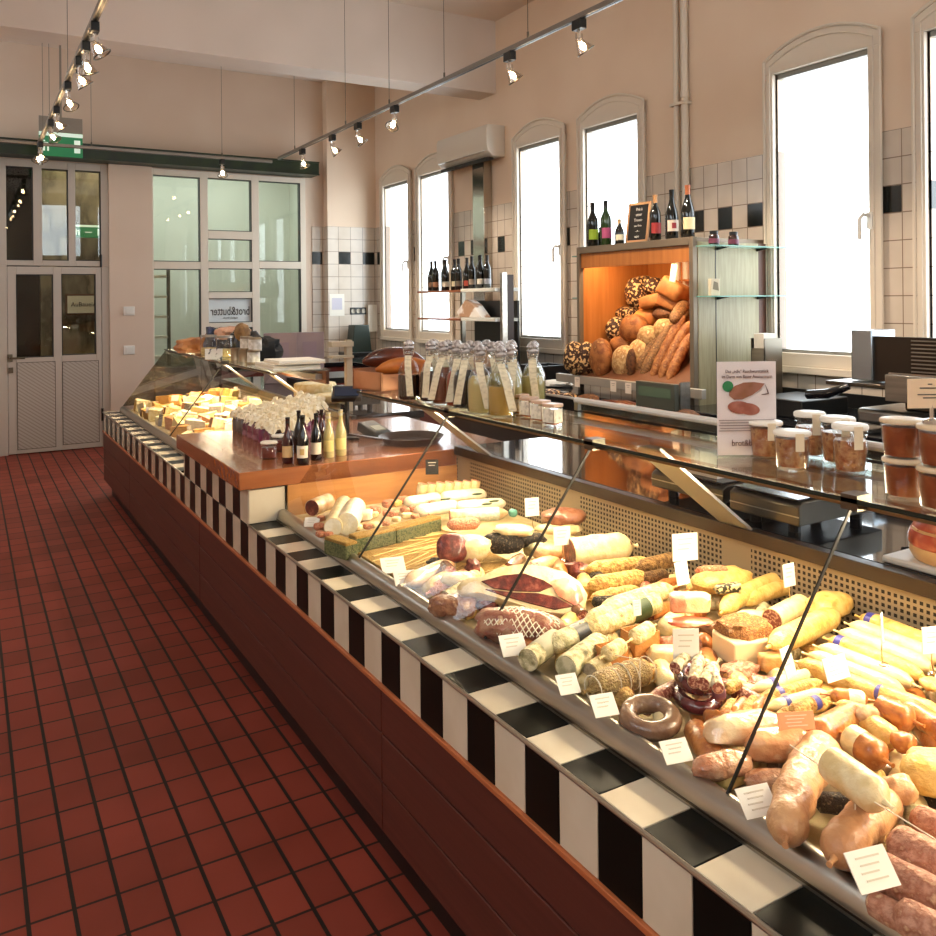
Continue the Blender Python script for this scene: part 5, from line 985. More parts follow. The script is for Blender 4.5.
for i, (a, b, r) in enumerate((((405, 503), (440, 497), 8), ((415, 512), (458, 505), 9), ((440, 498), (486, 494), 9), ((455, 507), (505, 503), 8))):
    rod('%s large white fat slab from the left behind the pink bars' % ORD[i], a, b, r, lardo, z=.775, nm='lardo_slab', cat='meat', grp='white lardo slabs', seed=20 + i, knot=False, taper=.8, flat=.7)
for i, (px, py) in enumerate(((446, 499), (477, 494), (487, 504), (494, 501))): lump('%s dark green herb leaf from the left lying on the white fat slabs' % ORD[i], px, py, 11, .3, .18, grnb, z=.80, seed=i, nm='herb_leaf', cat='herb', grp='herb leaves', yaw=.4)
rod('pink end sausage bar in clear wrap with a teal clip', (450, 516), (508, 513), 6.5, wrapm, z=.785, nm='wrapped_bar', cut=pinkd, seed=31, band=[(.3, .9, fm_('printed_film', 'D8D6C0', .3, c2='B0B8A4', scale=30))])
lump('small teal plastic clip at the end of the wrapped pink bar', 513, 513, 9, .7, .9, fm_('teal_plastic', '5E9A8C', .3), z=.80, seed=2, nm='teal_clip', cat='clip')
rod('second pink bar lying below the clipped one', (447, 525), (480, 523), 6, pinkd, z=.765, nm='pink_bar', knot=False, seed=32)
lump('cut ham with a dark red face and thick cream rind on the straw mat', 466, 548, 50, .62, .50, fat, z=.785, yaw=.1, seed=33, e=.8, cut=None)
o = obj('ham_slice_end', M().blob(.052, .022, .046, .05, 34, e=.8), cutd, loc=G3(452, 548, .80), rot=(-.35, .1, -TH + .25), smooth=60); tag(o, 'dark red cut ham end facing the aisle, left of the peppered ham', 'meat')
lump('small dark smoked piece under the cut ham', 440, 563, 26, .6, .4, pepper, z=.745, seed=35, nm='smoked_piece')
lump('black peppered ham with pale speckles in the middle of the case', 503, 543, 44, .5, .46, pepper, z=.785, yaw=-.3, seed=36, nm='peppered_ham')
lump('cream fat cap resting on the black peppered ham', 514, 530, 40, .6, .26, fat, z=.825, yaw=-.2, seed=37, nm='fat_slab')
lump('dark cured ham piece right of the black peppered ham', 529, 540, 34, .5, .4, pepper, z=.775, yaw=.2, seed=38, nm='peppered_ham')
lump('brown glossy smoked ham close to the perforated back panel', 563, 517, 44, .6, .42, fm_('brown_glossy_ham', '7A4630', .3, c2='9A6648', scale=9, coat=.6, bump=.3), z=.82, seed=39, nm='smoked_ham')
lump('cream underside piece below the brown glossy ham', 560, 528, 46, .5, .26, fat, z=.785, seed=40, nm='ham_rind')
card('white card standing behind the teal clip', 532, 507, 15, 18, z=.85, tilt=.1, yaw=.3, wire=True); card('white card standing among the hams right of the peppered one', 562, 536, 18, 18, z=.845, tilt=.1, yaw=.3, wire=True)
rod('cream coloured rolled ham with dark red cut end', (570, 553), (632, 546), 15, fat, z=.79, nm='rolled_ham', cat='meat', cut=cutd, seed=41, n=10, wob=.1)
lump('dark red cured piece on the right end of the rolled ham', 618, 545, 28, .5, .5, cutd, z=.80, seed=42, nm='cured_piece'); lump('cream wrapped ham left of the rolled ham', 549, 552, 34, .6, .42, fm_('peach_ham', 'E6BE8A', .4, c2='D29A66', scale=8, coat=.4), z=.765, seed=43)
rod('net covered sausage lying left of the big ham leg', (405, 584), (455, 563), 9, wrapm, z=.745, nm='wrapped_sausage', seed=44); rod('second wrapped sausage lying below the net covered one', (430, 592), (470, 575), 8, pinkd, z=.74, nm='wrapped_sausage', seed=45)
# the big ham leg with its red cut surface
C0 = G3(523, 590, .80); k = mpx(C0); outl = [(-66, 4), (-60, 12), (-44, 14), (-25, 24), (0, 28), (25, 25), (45, 18), (58, 8), (64, -6), (60, -20), (48, -28), (25, -26), (0, -19), (-25, -10), (-45, -4), (-62, -4)]
rgt = Vector((cos(TH), -sin(TH), 0)); up_ = (Vector((sin(TH), cos(TH), 0)) * .72 + Vector((0, 0, .69))); nr = rgt.cross(up_).normalized()
lm_ = Matrix(((rgt.x, up_.x, nr.x, 0), (rgt.y, up_.y, nr.y, 0), (rgt.z, up_.z, nr.z, 0), (0, 0, 0, 1)))
def layers(name, pts, mm, hs, parent=None, loc=None, cxy=(0, 0)):
    mb = M(); n = len(pts); vs = []
    for sc_, h_ in hs: vs += [lm_ @ Vector(((cxy[0] + (x - cxy[0]) * sc_) * k, (cxy[1] + (y - cxy[1]) * sc_) * k, h_)) for x, y in pts]
    fs = [(j * n + i, j * n + (i + 1) % n, (j + 1) * n + (i + 1) % n, (j + 1) * n + i) for j in range(len(hs) - 1) for i in range(n)] + [tuple(range(n))[::-1], tuple((len(hs) - 1) * n + i for i in range(n))]
    return obj(name, mb.add(vs, fs), mm, parent, loc=loc or (0, 0, 0), smooth=70)
leg = layers('cured_ham', outl, fat, [(.55, -.075), (.9, -.055), (1.0, -.02), (1.0, .0), (.96, .008)], loc=C0); tag(leg, 'big cured ham leg with a wide dark red cut surface, centre of the meat case', 'ham')
layers('red_cut_surface', [(-42, 8), (-20, 14), (2, 16), (22, 8), (30, 2), (16, -4), (-8, -3), (-30, 0)], cutd, [(1, .006), (.97, .013)], leg); layers('red_cut_surface', [(-38, -1), (-10, -5), (15, -6), (32, -10), (48, -20), (30, -23), (5, -16), (-20, -8)], cutd, [(1, .006), (.97, .013)], leg)
layers('marbled_surface', [(28, 6), (44, 12), (57, 2), (60, -12), (52, -20), (36, -10)], lean, [(1, .006), (.96, .014)], leg)
lump('pale knuckle piece at the left end of the big ham leg', 458, 579, 34, .6, .36, fat, z=.765, seed=46, nm='knuckle_piece')
lump('brown wrapped roast block left of the netted ham', 452, 606, 46, .62, .45, fm_('brown_roast', '9A6A4A', .4, c2='7A4A34', scale=10, coat=.5, bump=.3, c3='D9B48A'), z=.755, seed=47, e=.6, nm='roast_block')
nh = lump('netted ham with white twine pressed against the front glass', 518, 627, 88, .52, .40, fm_('netted_ham_meat', 'A4785C', .4, c2='8A4434', scale=12, coat=.5, c3='E0BC90', bump=.25), z=.765, seed=48, nm='netted_ham', yaw=-.25)
mb = M(); sx_ = 44 * mpx(G3(518, 627, .765)); sy_, sz_ = sx_ * .52, sx_ * .40
for d_ in (1, -1):
    for q_i in range(-7, 8):
        pts = []
        for j in range(13):
            th_ = pi * (j / 12); x_ = (q_i / 7) * .95 + d_ * (j / 12 - .5) * .9
            if abs(x_) < .97: rr2 = (1 - x_ * x_) ** .5 * 1.03 + .02; pts.append((x_ * sx_, -cos(th_) * sy_ * rr2, sin(th_) * sz_ * rr2))
        if len(pts) > 2: mb.tube(pts, .0016, 4)
obj('twine_net', mb, twine, nh)
card('white card leaning on the glass in front of the netted ham', 513, 645, 26, 22, z=.775, tilt=.8, yaw=.3)
# yellow salamis behind
rod('rough yellow salami, uppermost of the three right of the big ham leg', (586, 570), (652, 563), 8, ybr, z=.775, seed=50, nm='yellow_salami', grp='rough yellow salamis'); rod('rough yellow salami, middle of the three right of the big ham leg', (588, 586), (648, 577), 9, ybr, z=.77, seed=51, nm='yellow_salami', grp='rough yellow salamis'); rod('rough yellow salami, lowest of the three right of the big ham leg', (590, 600), (640, 590), 7, ybr, z=.755, seed=52, nm='yellow_salami', grp='rough yellow salamis')
rod('knobbly brown salami lying behind the yellow ones', (637, 568), (678, 558), 7.5, fm_('knobbly_brown', 'A8814A', .6, c2='6E4E28', scale=24, bump=.7), z=.79, seed=53)
rod('short brown dark salami under the knobbly one', (640, 580), (668, 574), 6.5, fm_('knobbly_dark', '7A5A30', .6, c2='54391C', scale=24, bump=.7), z=.77, seed=54)
rod('moulded salami with a black printed band in the middle of the case', (548, 648), (612, 618), 11, mouldg, z=.775, seed=55, band=[(.35, .75, blk)]); rod('moulded salami with a green printed band beside the carton', (585, 630), (655, 603), 11, mould, z=.785, seed=56, cutb=cuts, band=[(.65, .9, grnb)]); rod('moulded salami behind the green banded one', (600, 612), (672, 588), 10, mould, z=.775, seed=57)
rod('long pale moulded salami lying over the yellow ones', (585, 622), (650, 596), 9, mould, z=.80, seed=58)
rod('moulded salami with a grey label, frontmost of the left group', (528, 660), (560, 636), 11, mouldg, z=.77, seed=59, band=[(.3, .8, fm_('grey_label', '8A8468', .5))], cut=mouldg); rod('moulded salami with its white end toward the glass', (566, 668), (604, 640), 12, mouldg, z=.775, seed=60, cut=fm_('white_mould_end', 'D9CFA8', .8, c2='A8A078', scale=12))
rod('thin salami with a grey cut end beside the netted salami', (590, 672), (625, 650), 9, mould, z=.765, seed=61, cut=cutg)
for i, (px, py, wx, sd) in enumerate(((612, 660, 26, 1), (640, 643, 30, 2))):
    c = G3(px, py, .765); kk = mpx(c); w_ = wx * kk / 2; t = thing('cardboard_carton', ('small orange carton with a salami in it, nearer the glass', 'small orange carton with a salami in it, beside the price card')[i], 'carton', (c.x, c.y, ZD_), rz=-TH + .45, group='orange cartons')
    obj('carton_side', M().box(-w_, w_, -w_ * .8, -w_ * .74, 0, .085).box(-w_, w_, w_ * .74, w_ * .8, 0, .085).box(-w_, -w_ * .94, -w_ * .8, w_ * .8, 0, .085).box(w_ * .94, w_, -w_ * .8, w_ * .8, 0, .085).box(-w_, w_, -w_ * .8, w_ * .8, 0, .01), carton, t)
    obj('carton_print', M().box(-w_ * .6, w_ * .1, -w_ * .815, -w_ * .8, .018, .026), ink, t)
    rod(('salami standing in the nearer orange carton', 'salami standing in the orange carton beside the price card')[i], (px - 8, py - 4), (px + 12, py - 16), 8, mould, z=.80, seed=62 + i)
lump('cream block with a pink end on the stacked sausages', 690, 602, 40, .55, .42, pale, z=.83, seed=64, e=.35, nm='cream_block'); lump('pink end face of the cream block', 678, 604, 16, .6, 1.0, fm_('salmon_cut', 'D99A78', .4, c2='CB8464', scale=18), z=.833, seed=65, e=.4, nm='pink_slice')
lump('red strip of meat under the cream block', 690, 622, 44, .5, .16, lean, z=.80, seed=66, nm='red_strip')
lump('golden wrapped ham wedge with a black label near the back panel', 722, 580, 62, .55, .36, yel, z=.815, yaw=.35, seed=67, e=.7, nm='golden_ham'); lump('black printed label block on the golden wrapped ham', 728, 588, 30, .3, .3, fm_('black_label_print', '23221C', .4, c2='D9C890', scale=22, lo=.5, hi=.55), z=.835, seed=68, e=.4, nm='label_block', cat='label', yaw=.35)
lump('reddish cut showing on top of the golden wrapped ham', 712, 570, 32, .3, .3, pinkd, z=.845, seed=69, nm='cut_ham_face')
rod('long curved yellow sausage behind the meat loaf', (722, 612), (788, 577), 9, yel, z=.80, bend=.06, seed=70, nm='yellow_sausage', grp='curved yellow sausages'); rod('curved yellow sausage beside the long curved one', (742, 603), (800, 584), 8, yel, z=.79, bend=.05, seed=71, nm='yellow_sausage', grp='curved yellow sausages'); rod('short yellow sausage under the golden wrapped ham', (690, 590), (716, 572), 8, yel, z=.78, seed=72, nm='yellow_sausage')
rod('cream sausage with a brown speckled cut end', (772, 620), (806, 602), 11, pale, z=.80, cut=cuts, seed=73, nm='cream_sausage'); lump('big yellow wrapped ham against the back panel', 830, 605, 56, .62, .44, yel, z=.81, yaw=.5, seed=74, nm='wrapped_ham'); rod('yellow wrapped roll in front of the big wrapped ham', (770, 646), (838, 614), 12, yel, z=.80, seed=75, nm='yellow_roll'); lump('pale sausage bundle left of the speckled cut', 752, 618, 36, .5, .4, pale, z=.785, seed=76, nm='sausage_bundle')
# meat loaf in its tray
c = G3(745, 648, .76); kk = mpx(c); t = thing('meat_loaf_tray', 'cream cardboard tray filled with browned meat loaf', 'tray', (c.x, c.y, .745), rz=-TH + .35); w_ = 30 * kk
obj('tray_wall', M().prism([(-w_, -.055), (w_ * .4, -.065), (w_, .0), (w_, .06), (-w_ * .5, .07), (-w_, .03)], .055), fm_('tray_cream', 'E9D5A4', .5), t, bevel=.004); obj('browned_top', M().blob(w_ * .85, .055, .035, .2, 5, e=.7, mtx=T(0, .004, .055)), fm_('browned_top', 'C08A4C', .6, c2='8E5426', scale=30, bump=.7, c3='DDB070'), t)
lump('pale yellow block under the meat loaf tray', 715, 690, 50, .6, .26, pale, z=.745, seed=77, e=.5, nm='cheese_block', cat='block'); lump('cream block right of the meat loaf tray', 775, 662, 34, .5, .5, fm_('tan_block', 'D9A466', .5, c2='C28A4C', scale=8), z=.765, seed=78, e=.5, nm='tan_block', cat='block'); lump('pale yellow flat block in front of the meat loaf', 745, 692, 46, .5, .25, pale, z=.75, seed=79, e=.5, nm='cheese_block', cat='block')
lump('yellow wedge behind the white dusted sausages', 668, 655, 40, .5, .4, pale, z=.755, seed=80, e=.5, nm='yellow_wedge', cat='block'); lump('yellow sausage pile between carton and price card', 640, 672, 44, .5, .3, yel, z=.745, seed=81, e=.7, nm='sausage_pile')
# net bag, ring, black pudding
nb = rod('netted bag of small sausages near the front glass', (590, 690), (650, 668), 14, fm_('netted_sausages', 'B59A5E', .5, c2='8A6A3A', scale=26, bump=.6, c3='E0CE98'), z=.765, seed=82, nm='netted_sausage')
mb = M(); Ln = (G3(650, 668, .765) - G3(590, 690, .765)); rn = 14 * mpx(G3(620, 680, .765)) * 1.06
for i in range(7):
    f = (i / 6 - .5) * .9; cc = Ln * f; mx = T(*cc) @ Ln.to_track_quat('Z', 'Y').to_matrix().to_4x4(); mb.torus(rn * (1 - .35 * abs(f)), .0015, (0, 0, 0), 14, 4, mtx=mx)
obj('twine_net', mb, twine, nb)
cR = G3(650, 717, .75); kk = mpx(cR); t = obj('ring_sausage', M().torus(22 * kk, 9.5 * kk, (0, 0, 0), 34, 14), ringm, loc=cR, rot=(.12, -.1, 0), smooth=60); tag(t, 'glossy grey brown ring sausage lying against the front glass', 'sausage'); obj('ring_clip', M().tube([(20 * kk, -3 * kk, .01), (26 * kk, -4 * kk, .012)], .004, 8), chrome, t)
cR = G3(697, 695, .758); kk = mpx(cR)
for i, (dx_, dy_, zz, rr3, lb) in enumerate(((0, 0, 0, 22, 'dark blood sausage ring, lower one in the clear tray'), (.01, .01, .032, 20, 'dark blood sausage ring, upper one in the clear tray'))):
    o = obj('blood_sausage_ring', M().tube([(rr3 * kk * cos(a_i) * 1.25, rr3 * kk * sin(a_i) * .8, 0) for a_i in [(-.3 + j / 22 * 5.6) for j in range(23)]], [7 * kk] * 23, 12), blood, loc=cR + Vector((dx_, dy_, zz)), rot=(0, 0, .9), smooth=60); tag(o, lb, 'sausage')
dust = fm_('white_dusted_casing', 'E9DDBE', .8, c2='C9B48A', scale=30, bump=.4, c3='7A5A44')
for i, (a, b, r, lb) in enumerate((((675, 668), (692, 650), 6, 'white dusted salami, leftmost on the blood sausages'), ((694, 682), (700, 655), 6.5, 'white dusted salami, second on the blood sausages'), ((703, 684), (716, 664), 7, 'white dusted salami, third on the blood sausages'), ((718, 688), (712, 668), 6, 'white dusted salami, rightmost on the blood sausages'))): rod(lb, a, b, r, dust, z=.83, seed=90 + i, cut=cuts, nm='dusted_salami', grp='white dusted salamis', n=8)
lump('purple sausage end at the right of the blood sausages', 719, 692, 14, .8, 1.2, fm_('purple_end', '6A4258', .3, coat=.5), z=.80, seed=91, nm='purple_sausage', cat='sausage')
card('large white card standing between the cartons and the blood sausages', 686, 644, 26, 30, z=.86, tilt=.05)
# brown crusty row, blue banded rods
for i in range(6): rod('%s small crusty brown sausage from the left in front of the yellow blocks' % ORD[i], (722 + i * 10.5, 716 - i * 1.5), (735 + i * 11, 700 - i * 1.5), 5.5, smk if i % 2 else ybr, z=.76, seed=100 + i, nm='crusty_sausage', grp='small crusty sausages', n=8)
rod('small dark salami end beside the purple sausage', (738, 684), (726, 690), 5.5, ybr, z=.775, cut=cuts, seed=99, nm='small_salami')
for i in range(4): rod('%s blue banded yellow sausage from the top, right of the second glass joint' % ORD[i], (752 + i * 8, 690 + i * 9), (818 + i * 4, 672 + i * 10), 6.5, ybr if i % 2 else pale, z=.765 - .0 * i, seed=110 + i, nm='banded_sausage', grp='blue banded sausages', band=[(.30, .38, bluem)])
rod('tan sausage with a blue and white band', (790, 712), (822, 700), 7, ybr, z=.775, seed=116, band=[(.7, .85, bluem)], nm='tan_sausage'); rod('orange tan sausage with a white wrapped end', (830, 695), (868, 700), 8, smk, z=.775, seed=117, band=[(.5, .95, lardo)], nm='smoked_sausage'); rod('thin golden sausage with a white end behind the smoked rolls', (836, 704), (880, 716), 6.5, yel, z=.77, seed=118, band=[(.75, .95, lardo)], nm='golden_sausage')
# pale parallel sausages at the right
for i in range(7):
    o_ = i * 13.0
    rod('%s pale parallel sausage from the back in the right part of the case' % ORD[i], (862 - o_ * .80, 600 + o_ * .58 + 18), (950 - o_ * .72, 640 + o_ * .62 + 12), 9.5, pale if i % 3 else yel, z=.80 - i * .004, seed=120 + i, nm='pale_sausage', grp='pale parallel sausages', taper=.8, band=[(.12, .2, bluem)] if i in (0, 3) else None)
for i in range(3): rod('%s yellow sausage in the lower layer under the pale ones' % ORD[i], (775 + i * 26, 668 + i * 9), (842 + i * 28, 700 + i * 9), 8, yel, z=.745, seed=130 + i, nm='yellow_sausage', grp='lower yellow sausages', taper=.8)
rod('yellow sausage with a blue band near the right picture edge', (872, 690), (942, 716), 10, yel, z=.785, seed=133, nm='yellow_sausage', band=[(.15, .24, bluem)])
lump('round golden tin of sausage at the right picture edge', 931, 684, 22, .9, .5, yel, z=.80, seed=134, nm='golden_roll')
# smoked pieces
lump('smoked roll with a pale mushroom shaped end', 868, 715, 26, .7, .7, fm_('mushroom_end', 'D6B890', .5, c2='A8744A', scale=14), z=.80, seed=140, nm='smoked_roll', cat='sausage')
rod('orange smoked roll with a white wrapped cap', (812, 738), (852, 716), 14, smk, z=.785, seed=141, nm='smoked_roll', cutb=lardo); rod('smoked golden roll with a cream wrapped middle', (858, 716), (896, 742), 12, yel, z=.785, seed=142, nm='golden_roll'); rod('brown smoked sausage with a pale wrapped half', (846, 736), (884, 760), 15, smk, z=.79, seed=143, nm='smoked_sausage', band=[(.1, .5, pale)])
rod('brown knobbed smoked sausage near the right edge', (880, 708), (914, 722), 13, smk, z=.805, cut=fm_('tan_end', 'B5835A', .5, c2='8A5636', scale=20), seed=144, nm='smoked_sausage'); rod('dark smoked sausage tip right of the knobbed one', (905, 706), (950, 736), 12, smk, z=.79, seed=145, nm='dark_smoked_sausage'); lump('small brown smoked bulb with a pale torn end', 903, 742, 24, .8, .8, smk, z=.79, seed=146, nm='smoked_bulb', cat='sausage'); lump('tan wrapped smoked piece under the smoked bulb', 880, 745, 26, .8, .6, smk, z=.765, seed=147, nm='smoked_bulb', cat='sausage')
lump('big yellow rinded wedge at the right picture edge', 938, 774, 66, .8, .55, fm_('yellow_rind', 'E3C272', .5, c2='CFA552', scale=10, c3='B5813A', bump=.2), z=.79, yaw=-.4, seed=148, nm='yellow_wedge', e=.6)
rod('cut liver sausage with a grey face and white rind', (832, 764), (884, 802), 18, fat, z=.84, cut=cutg, seed=149, nm='cut_liver_sausage'); lump('round brown sausage bulb right of the cut liver sausage', 898, 790, 34, .8, .8, liver, z=.79, seed=150, nm='sausage_bulb', cat='sausage')
rod('large pinkish liver sausage leaning toward the glass, left of two', (830, 744), (786, 838), 20, liver, z=.775, bend=-.05, seed=151, nm='liver_sausage', n=18, zb=.775, wob=.22); rod('large pinkish liver sausage leaning toward the glass, right of two', (893, 800), (834, 858), 20, liver, z=.78, bend=-.03, seed=152, nm='liver_sausage', n=18, wob=.22)
# white wrapped pieces at the glass
lump('big white wrapped ham piece near the second glass joint', 745, 727, 86, .42, .32, fm_('wrapped_pink_ham', 'EBD3A8', .25, c2='DDA878', scale=5, coat=.8, bump=.3, c3='C9805A'), z=.78, yaw=.3, seed=160, nm='wrapped_ham'); lump('orange pink wrapped ham piece beside the joint', 780, 745, 76, .45, .4, fm_('wrapped_peach_ham', 'E0AA78', .25, c2='CF8E5E', scale=5, coat=.8, bump=.3, c3='EBCFA0'), z=.775, yaw=.1, seed=161, nm='wrapped_ham')
lump('film wrapped brown meat behind the front glass', 723, 765, 62, .5, .42, fm_('wrapped_brown', 'B5734E', .25, c2='D9A882', scale=9, coat=.8, bump=.4), z=.755, yaw=.2, seed=162, nm='wrapped_meat'); lump('film wrapped meat below the liver sausages', 770, 780, 50, .5, .4, fm_('wrapped_brown', 'B5734E', .25), z=.745, seed=163, nm='wrapped_meat')
# rough red rolls bottom right
for i, (a, b, r) in enumerate((((912, 816), (990, 852), 15), ((890, 840), (990, 890), 20), ((872, 866), (985, 925), 20), ((895, 912), (985, 955), 18), ((846, 838), (880, 846), 12), ((868, 900), (930, 935), 13))): rod('%s rough reddish roll counted from the back at the lower right corner' % ORD[i], a, b, r, rough, z=.775 if i < 4 else .75, seed=170 + i, nm='rough_roll', grp='rough reddish rolls', taper=.85, knot=False, wob=.08)
# cards
for (px, py, w_, h_, z, ti, ya, lb, wr) in ((568, 684, 22, 20, .775, .8, .3, 'white card leaning on the front glass before the netted bag', 0), (604, 705, 26, 22, .775, .8, .3, 'white card leaning on the front glass left of the ring sausage', 0), (676, 751, 30, 22, .775, .8, .3, 'white card leaning on the front glass right of the ring sausage', 0), (757, 801, 38, 28, .78, .8, .3, 'printed white card on the glass before the left liver sausage', 0), (872, 869, 48, 36, .835, .75, .3, 'large printed white card at the glass before the reddish rolls', 0),
    (685, 547, 27, 27, .90, .05, .2, 'white house shaped card standing near the perforated back', 1), (682, 573, 18, 22, .87, .2, .6, 'second white card below the house shaped one', 0), (789, 575, 16, 22, .89, .1, .5, 'white card standing before the perforated panel behind the yellow sausages', 1), (836, 668, 33, 22, .85, .35, .5, 'bright white card lying on the pale parallel sausages', 0), (882, 628, 13, 28, .90, .05, 1.0, 'slim white card on a wire stand among the pale sausages', 1), (932, 640, 22, 26, .90, .05, .2, 'white card on a black foot at the right picture edge', 1), (788, 662, 18, 28, .84, .3, .7, 'white card beside the meat loaf near the second joint', 0), (796, 721, 38, 17, .815, .3, .1, 'orange printed card lying across the wrapped ham', 0), (637, 608, 9, 15, .86, .1, .4, 'tiny pale green card sticking up between the moulded salamis', 0)):
    card(lb, px, py, w_, h_, z=z, tilt=ti, yaw=ya, wire=bool(wr), lines=4 if w_ > 30 else 3, m=mat('orange_card', 'D9956A', .6) if 'orange printed' in lb else None)
# text on the two nearest cards is too small to read; clear plastic dividers
for i, (a, b, c_) in enumerate((((790, 745), (855, 790), (843, 860)), ((855, 790), (940, 842), (940, 900)), ((615, 655), (640, 660), (622, 715)))):
    A = G3(*a, .84); B = G3(*b, .84); t = thing('plastic_divider', '%s clear acrylic divider standing among the sausages, counted from the right' % ORD[i], 'divider', (0, 0, 0)); obj('acrylic_sheet', M().add([A, B, Vector((B.x, B.y, .715)), Vector((A.x, A.y, .715))], [(0, 1, 2, 3)]), clear, t, smooth=0); obj('bright_edge', M().tube([A, B, Vector((B.x, B.y, .72))], .0012, 5), mat('acrylic_edge', 'F4E9CC', .2), t)
# filler layer of plain sausages on the tray
fr = random.Random(11); cnt = 0; fm2 = [yel, mould, ybr, pale, smk]
for iy in range(16):
    for ix in range(6):
        y = 2.27 - iy * .12 + fr.uniform(-.02, .02); x = 1.22 + ix * .125 + fr.uniform(-.02, .02); r = fr.uniform(.022, .028); a_ = fr.uniform(.1, 1.2); d = Vector((cos(a_), sin(a_), 0)) * .055
        o = obj('small_sausage', M().tube([-d * 1.15, -d, Vector((0, 0, 0)), d, d * 1.15], [r * .4, r * .9, r, r * .9, r * .4], 12), fm2[(ix + iy) % 5], loc=(x, y, ZD_ + r), smooth=60)
        tag(o, '%s small %s sausage of the bottom layer in cross row %s from the far end' % (ORD[ix], ('yellow', 'moulded', 'rough', 'pale', 'smoked')[(ix + iy) % 5], ORD[iy] if iy < 16 else 'last'), 'sausage', 'small sausages in the bottom layer')
# darker odd pieces filling the gaps of the heap
gr = random.Random(23); odd = [('smoked', smk), ('dark red', cutd), ('peppered', pepper), ('reddish', rough), ('grey moulded', mouldg), ('speckled', cuts), ('brown', ringm)]
for iy in range(13):
    for ix in range(5):
        x = 1.27 + ix * .13 + gr.uniform(-.035, .035); y = 2.32 - iy * .155 + gr.uniform(-.04, .04); nm_, m_ = odd[gr.randrange(7)]
        if gr.random() < .5:
            r = gr.uniform(.016, .024); a_ = gr.uniform(0, 3.1); L_ = gr.uniform(.04, .075); d = Vector((cos(a_), sin(a_), gr.uniform(-.2, .2))) * L_
            o = obj('salami_end', M().tube([-d, -d * .98, Vector((0, 0, .004)), d * .9, d], [r * .85, r, r * 1.05, r * .9, r * .4], 12), m_, loc=(x, y, .752), smooth=60); dd = -d.normalized(); obj('cut_face', M().tube([-d + dd * .001, -d + dd * .0003], r * .82, 12), cuts, o, smooth=0); what = 'salami end'
        else:
            o = obj('meat_chunk', M().blob(gr.uniform(.028, .045), gr.uniform(.02, .032), gr.uniform(.016, .026), .35, gr.randrange(99), 2.2, e=.7, seg=16, rings=9), m_, loc=(x, y, .750), rot=(gr.uniform(-.3, .3), gr.uniform(-.3, .3), gr.uniform(0, 6)), smooth=50); what = 'meat chunk'
        tag(o, 'small %s %s in the heap, %s across, %s file from the mat' % (nm_, what, ORD[ix], ORD[iy]), 'meat', 'odd pieces tucked in the sausage heap')
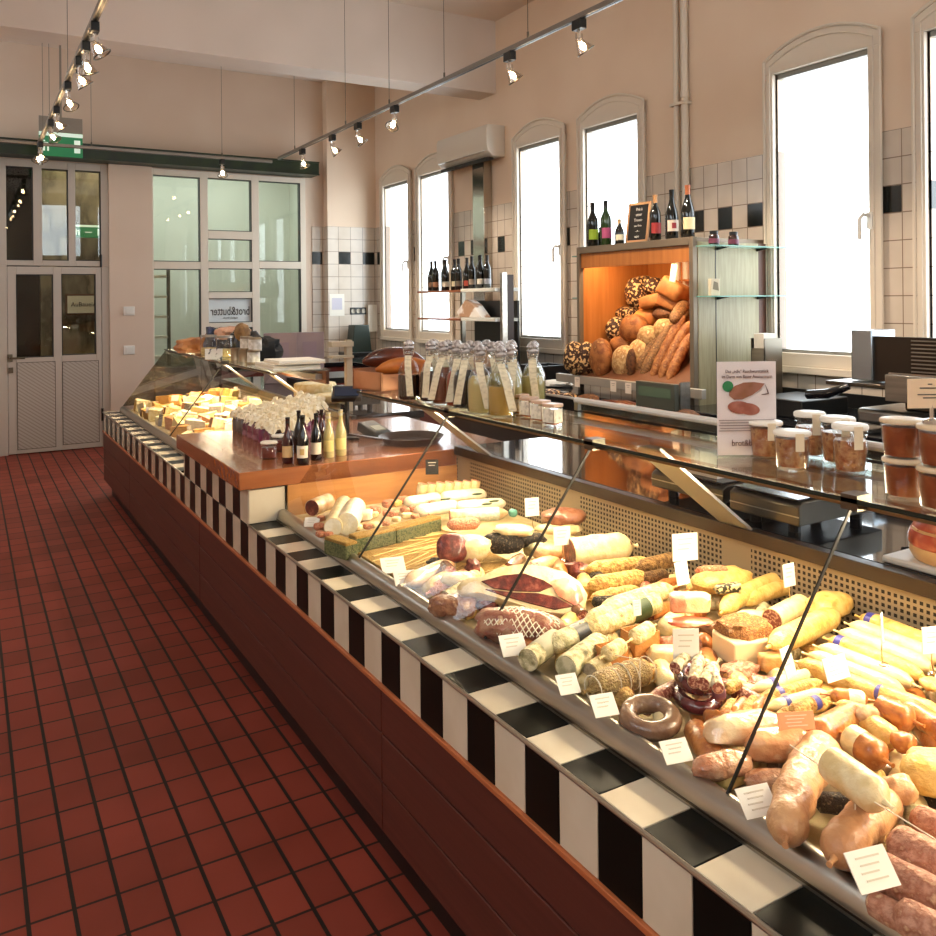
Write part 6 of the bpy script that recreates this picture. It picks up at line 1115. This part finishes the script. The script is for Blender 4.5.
# ------------------------------------------------------------------ cheeses in the far case
cr_ = random.Random(5)
CH = [('pale yellow', 'E9CE86', 'DDBB68'), ('white', 'F2EAD2', 'E6D9B4'), ('golden', 'E0A952', 'CF9340'), ('cream', 'EDDDB0', 'E0C98E'), ('orange', 'D98E3C', 'C97A2C'), ('ivory', 'F0E2B8', 'E4CE94')]
rindm = [fm_('brown_cheese_rind', '9A6A3C', .6, c2='7A4E28', scale=12), fm_('grey_cheese_rind', '9A9080', .7, c2='7A7266', scale=12), fm_('yellow_cheese_rind', 'D8A850', .5)]
for i in range(8):
    for j in range(16):
        x = 1.235 + i * .088 + cr_.uniform(-.015, .015); y = 7.42 - j * .176 + cr_.uniform(-.03, .03)
        if j > 13 and i < 1: pass
        kz = .715 + i * .012; nm, c1, c2 = CH[cr_.randrange(6)]; kind = cr_.choice(['wedge', 'wedge', 'block', 'wheel', 'wedge']); s = cr_.uniform(1.0, 1.5); a_ = cr_.uniform(0, 6.28); hz = cr_.uniform(.045, .10)
        cm = fm_('cheese_' + nm.replace(' ', '_'), c1, .5, c2=c2, scale=14, bump=.15, coat=.2); rm = cr_.choice(rindm)
        lab = '%s cheese %s, %s from the far end, %s row behind the glass' % (nm, kind, ORD[j], ORD[i])
        t = thing({'wheel': 'round_cheese', 'wedge': 'wedge_of_cheese', 'block': 'slab_of_cheese'}[kind], lab, 'cheese', (x, y, kz), rot=(cr_.uniform(-.25, .25), cr_.uniform(-.25, .25), a_), group='cheeses in the far display case')
        if kind == 'wedge': obj('cheese_paste', M().prism([(-.06 * s, 0), (.045 * s, -.032 * s), (.056 * s, 0), (.045 * s, .032 * s)], hz), cm, t, bevel=.003); obj('rind', M().prism([(.0455 * s, -.033 * s), (.052 * s, -.028 * s), (.061 * s, 0), (.052 * s, .028 * s), (.0455 * s, .033 * s), (.057 * s, 0)], hz), rm, t)
        elif kind == 'block': obj('cheese_paste', M().box(-.045 * s, .045 * s, -.03 * s, .03 * s, 0, hz), cm, t, bevel=.004); obj('rind', M().box(-.0465 * s, -.045 * s, -.03 * s, .03 * s, .002, hz - .002), rm, t)
        else: obj('cheese_paste', M().lathe([(0, 0), (.036 * s, .0), (.041 * s, .006), (.041 * s, hz * .5), (.036 * s, hz * .58), (0, hz * .6)], 18), cm, t, smooth=50); obj('top_rind', M().lathe([(.034 * s, hz * .59), (0, hz * .615)], 18), rm if cr_.random() < .3 else cm, t)
for i, (px, py, z, w_, h_) in enumerate(((211, 373, .93, 9, 6), (150, 410, .80, 8, 6), (190, 420, .79, 9, 6), (228, 425, .79, 10, 6), (238, 392, .86, 9, 11), (175, 398, .84, 7, 6), (205, 405, .83, 8, 6), (215, 385, .87, 7, 7))):
    c = G3(px, py, z); kk = mpx(c); t = thing('price_card', '%s small white card from the far left among the cheeses' % ORD[i], 'price card', c, rot=(-.4, 0, -TH), group='white price cards in the cheese case'); obj('card', M().box(-w_ * kk / 2, w_ * kk / 2, -.001, .001, -h_ * kk / 2, h_ * kk / 2), paper, t)
for i, (x, y, r, hh, lb) in enumerate(((2.13, 5.75, .15, .10, 'large pale cheese wheel on the dark ledge behind the cheese case'), (2.12, 5.40, .13, .05, 'flat cream cheese wheel on the ledge, nearer than the large one'))):
    t = thing('round_cheese', lb, 'cheese', (x, y, .929)); obj('wheel_body', M().lathe([(0, 0), (r * .95, 0), (r, .012), (r, hh - .012), (r * .95, hh), (0, hh)], 30), fm_('cheese_cream', 'EDDDB0', .5, c2='E0C98E', scale=14), t, smooth=50); obj('wheel_label', M().lathe([(r * .5, hh + .0005), (0, hh + .001)], 20), fm_('cheese_white', 'F2EAD2', .5), t)
scale('grey green shop scale on the dark ledge behind the near end of the cheese case', 2.02, 4.88, .929, 0, L=.26, W=.22, Hh=.12)
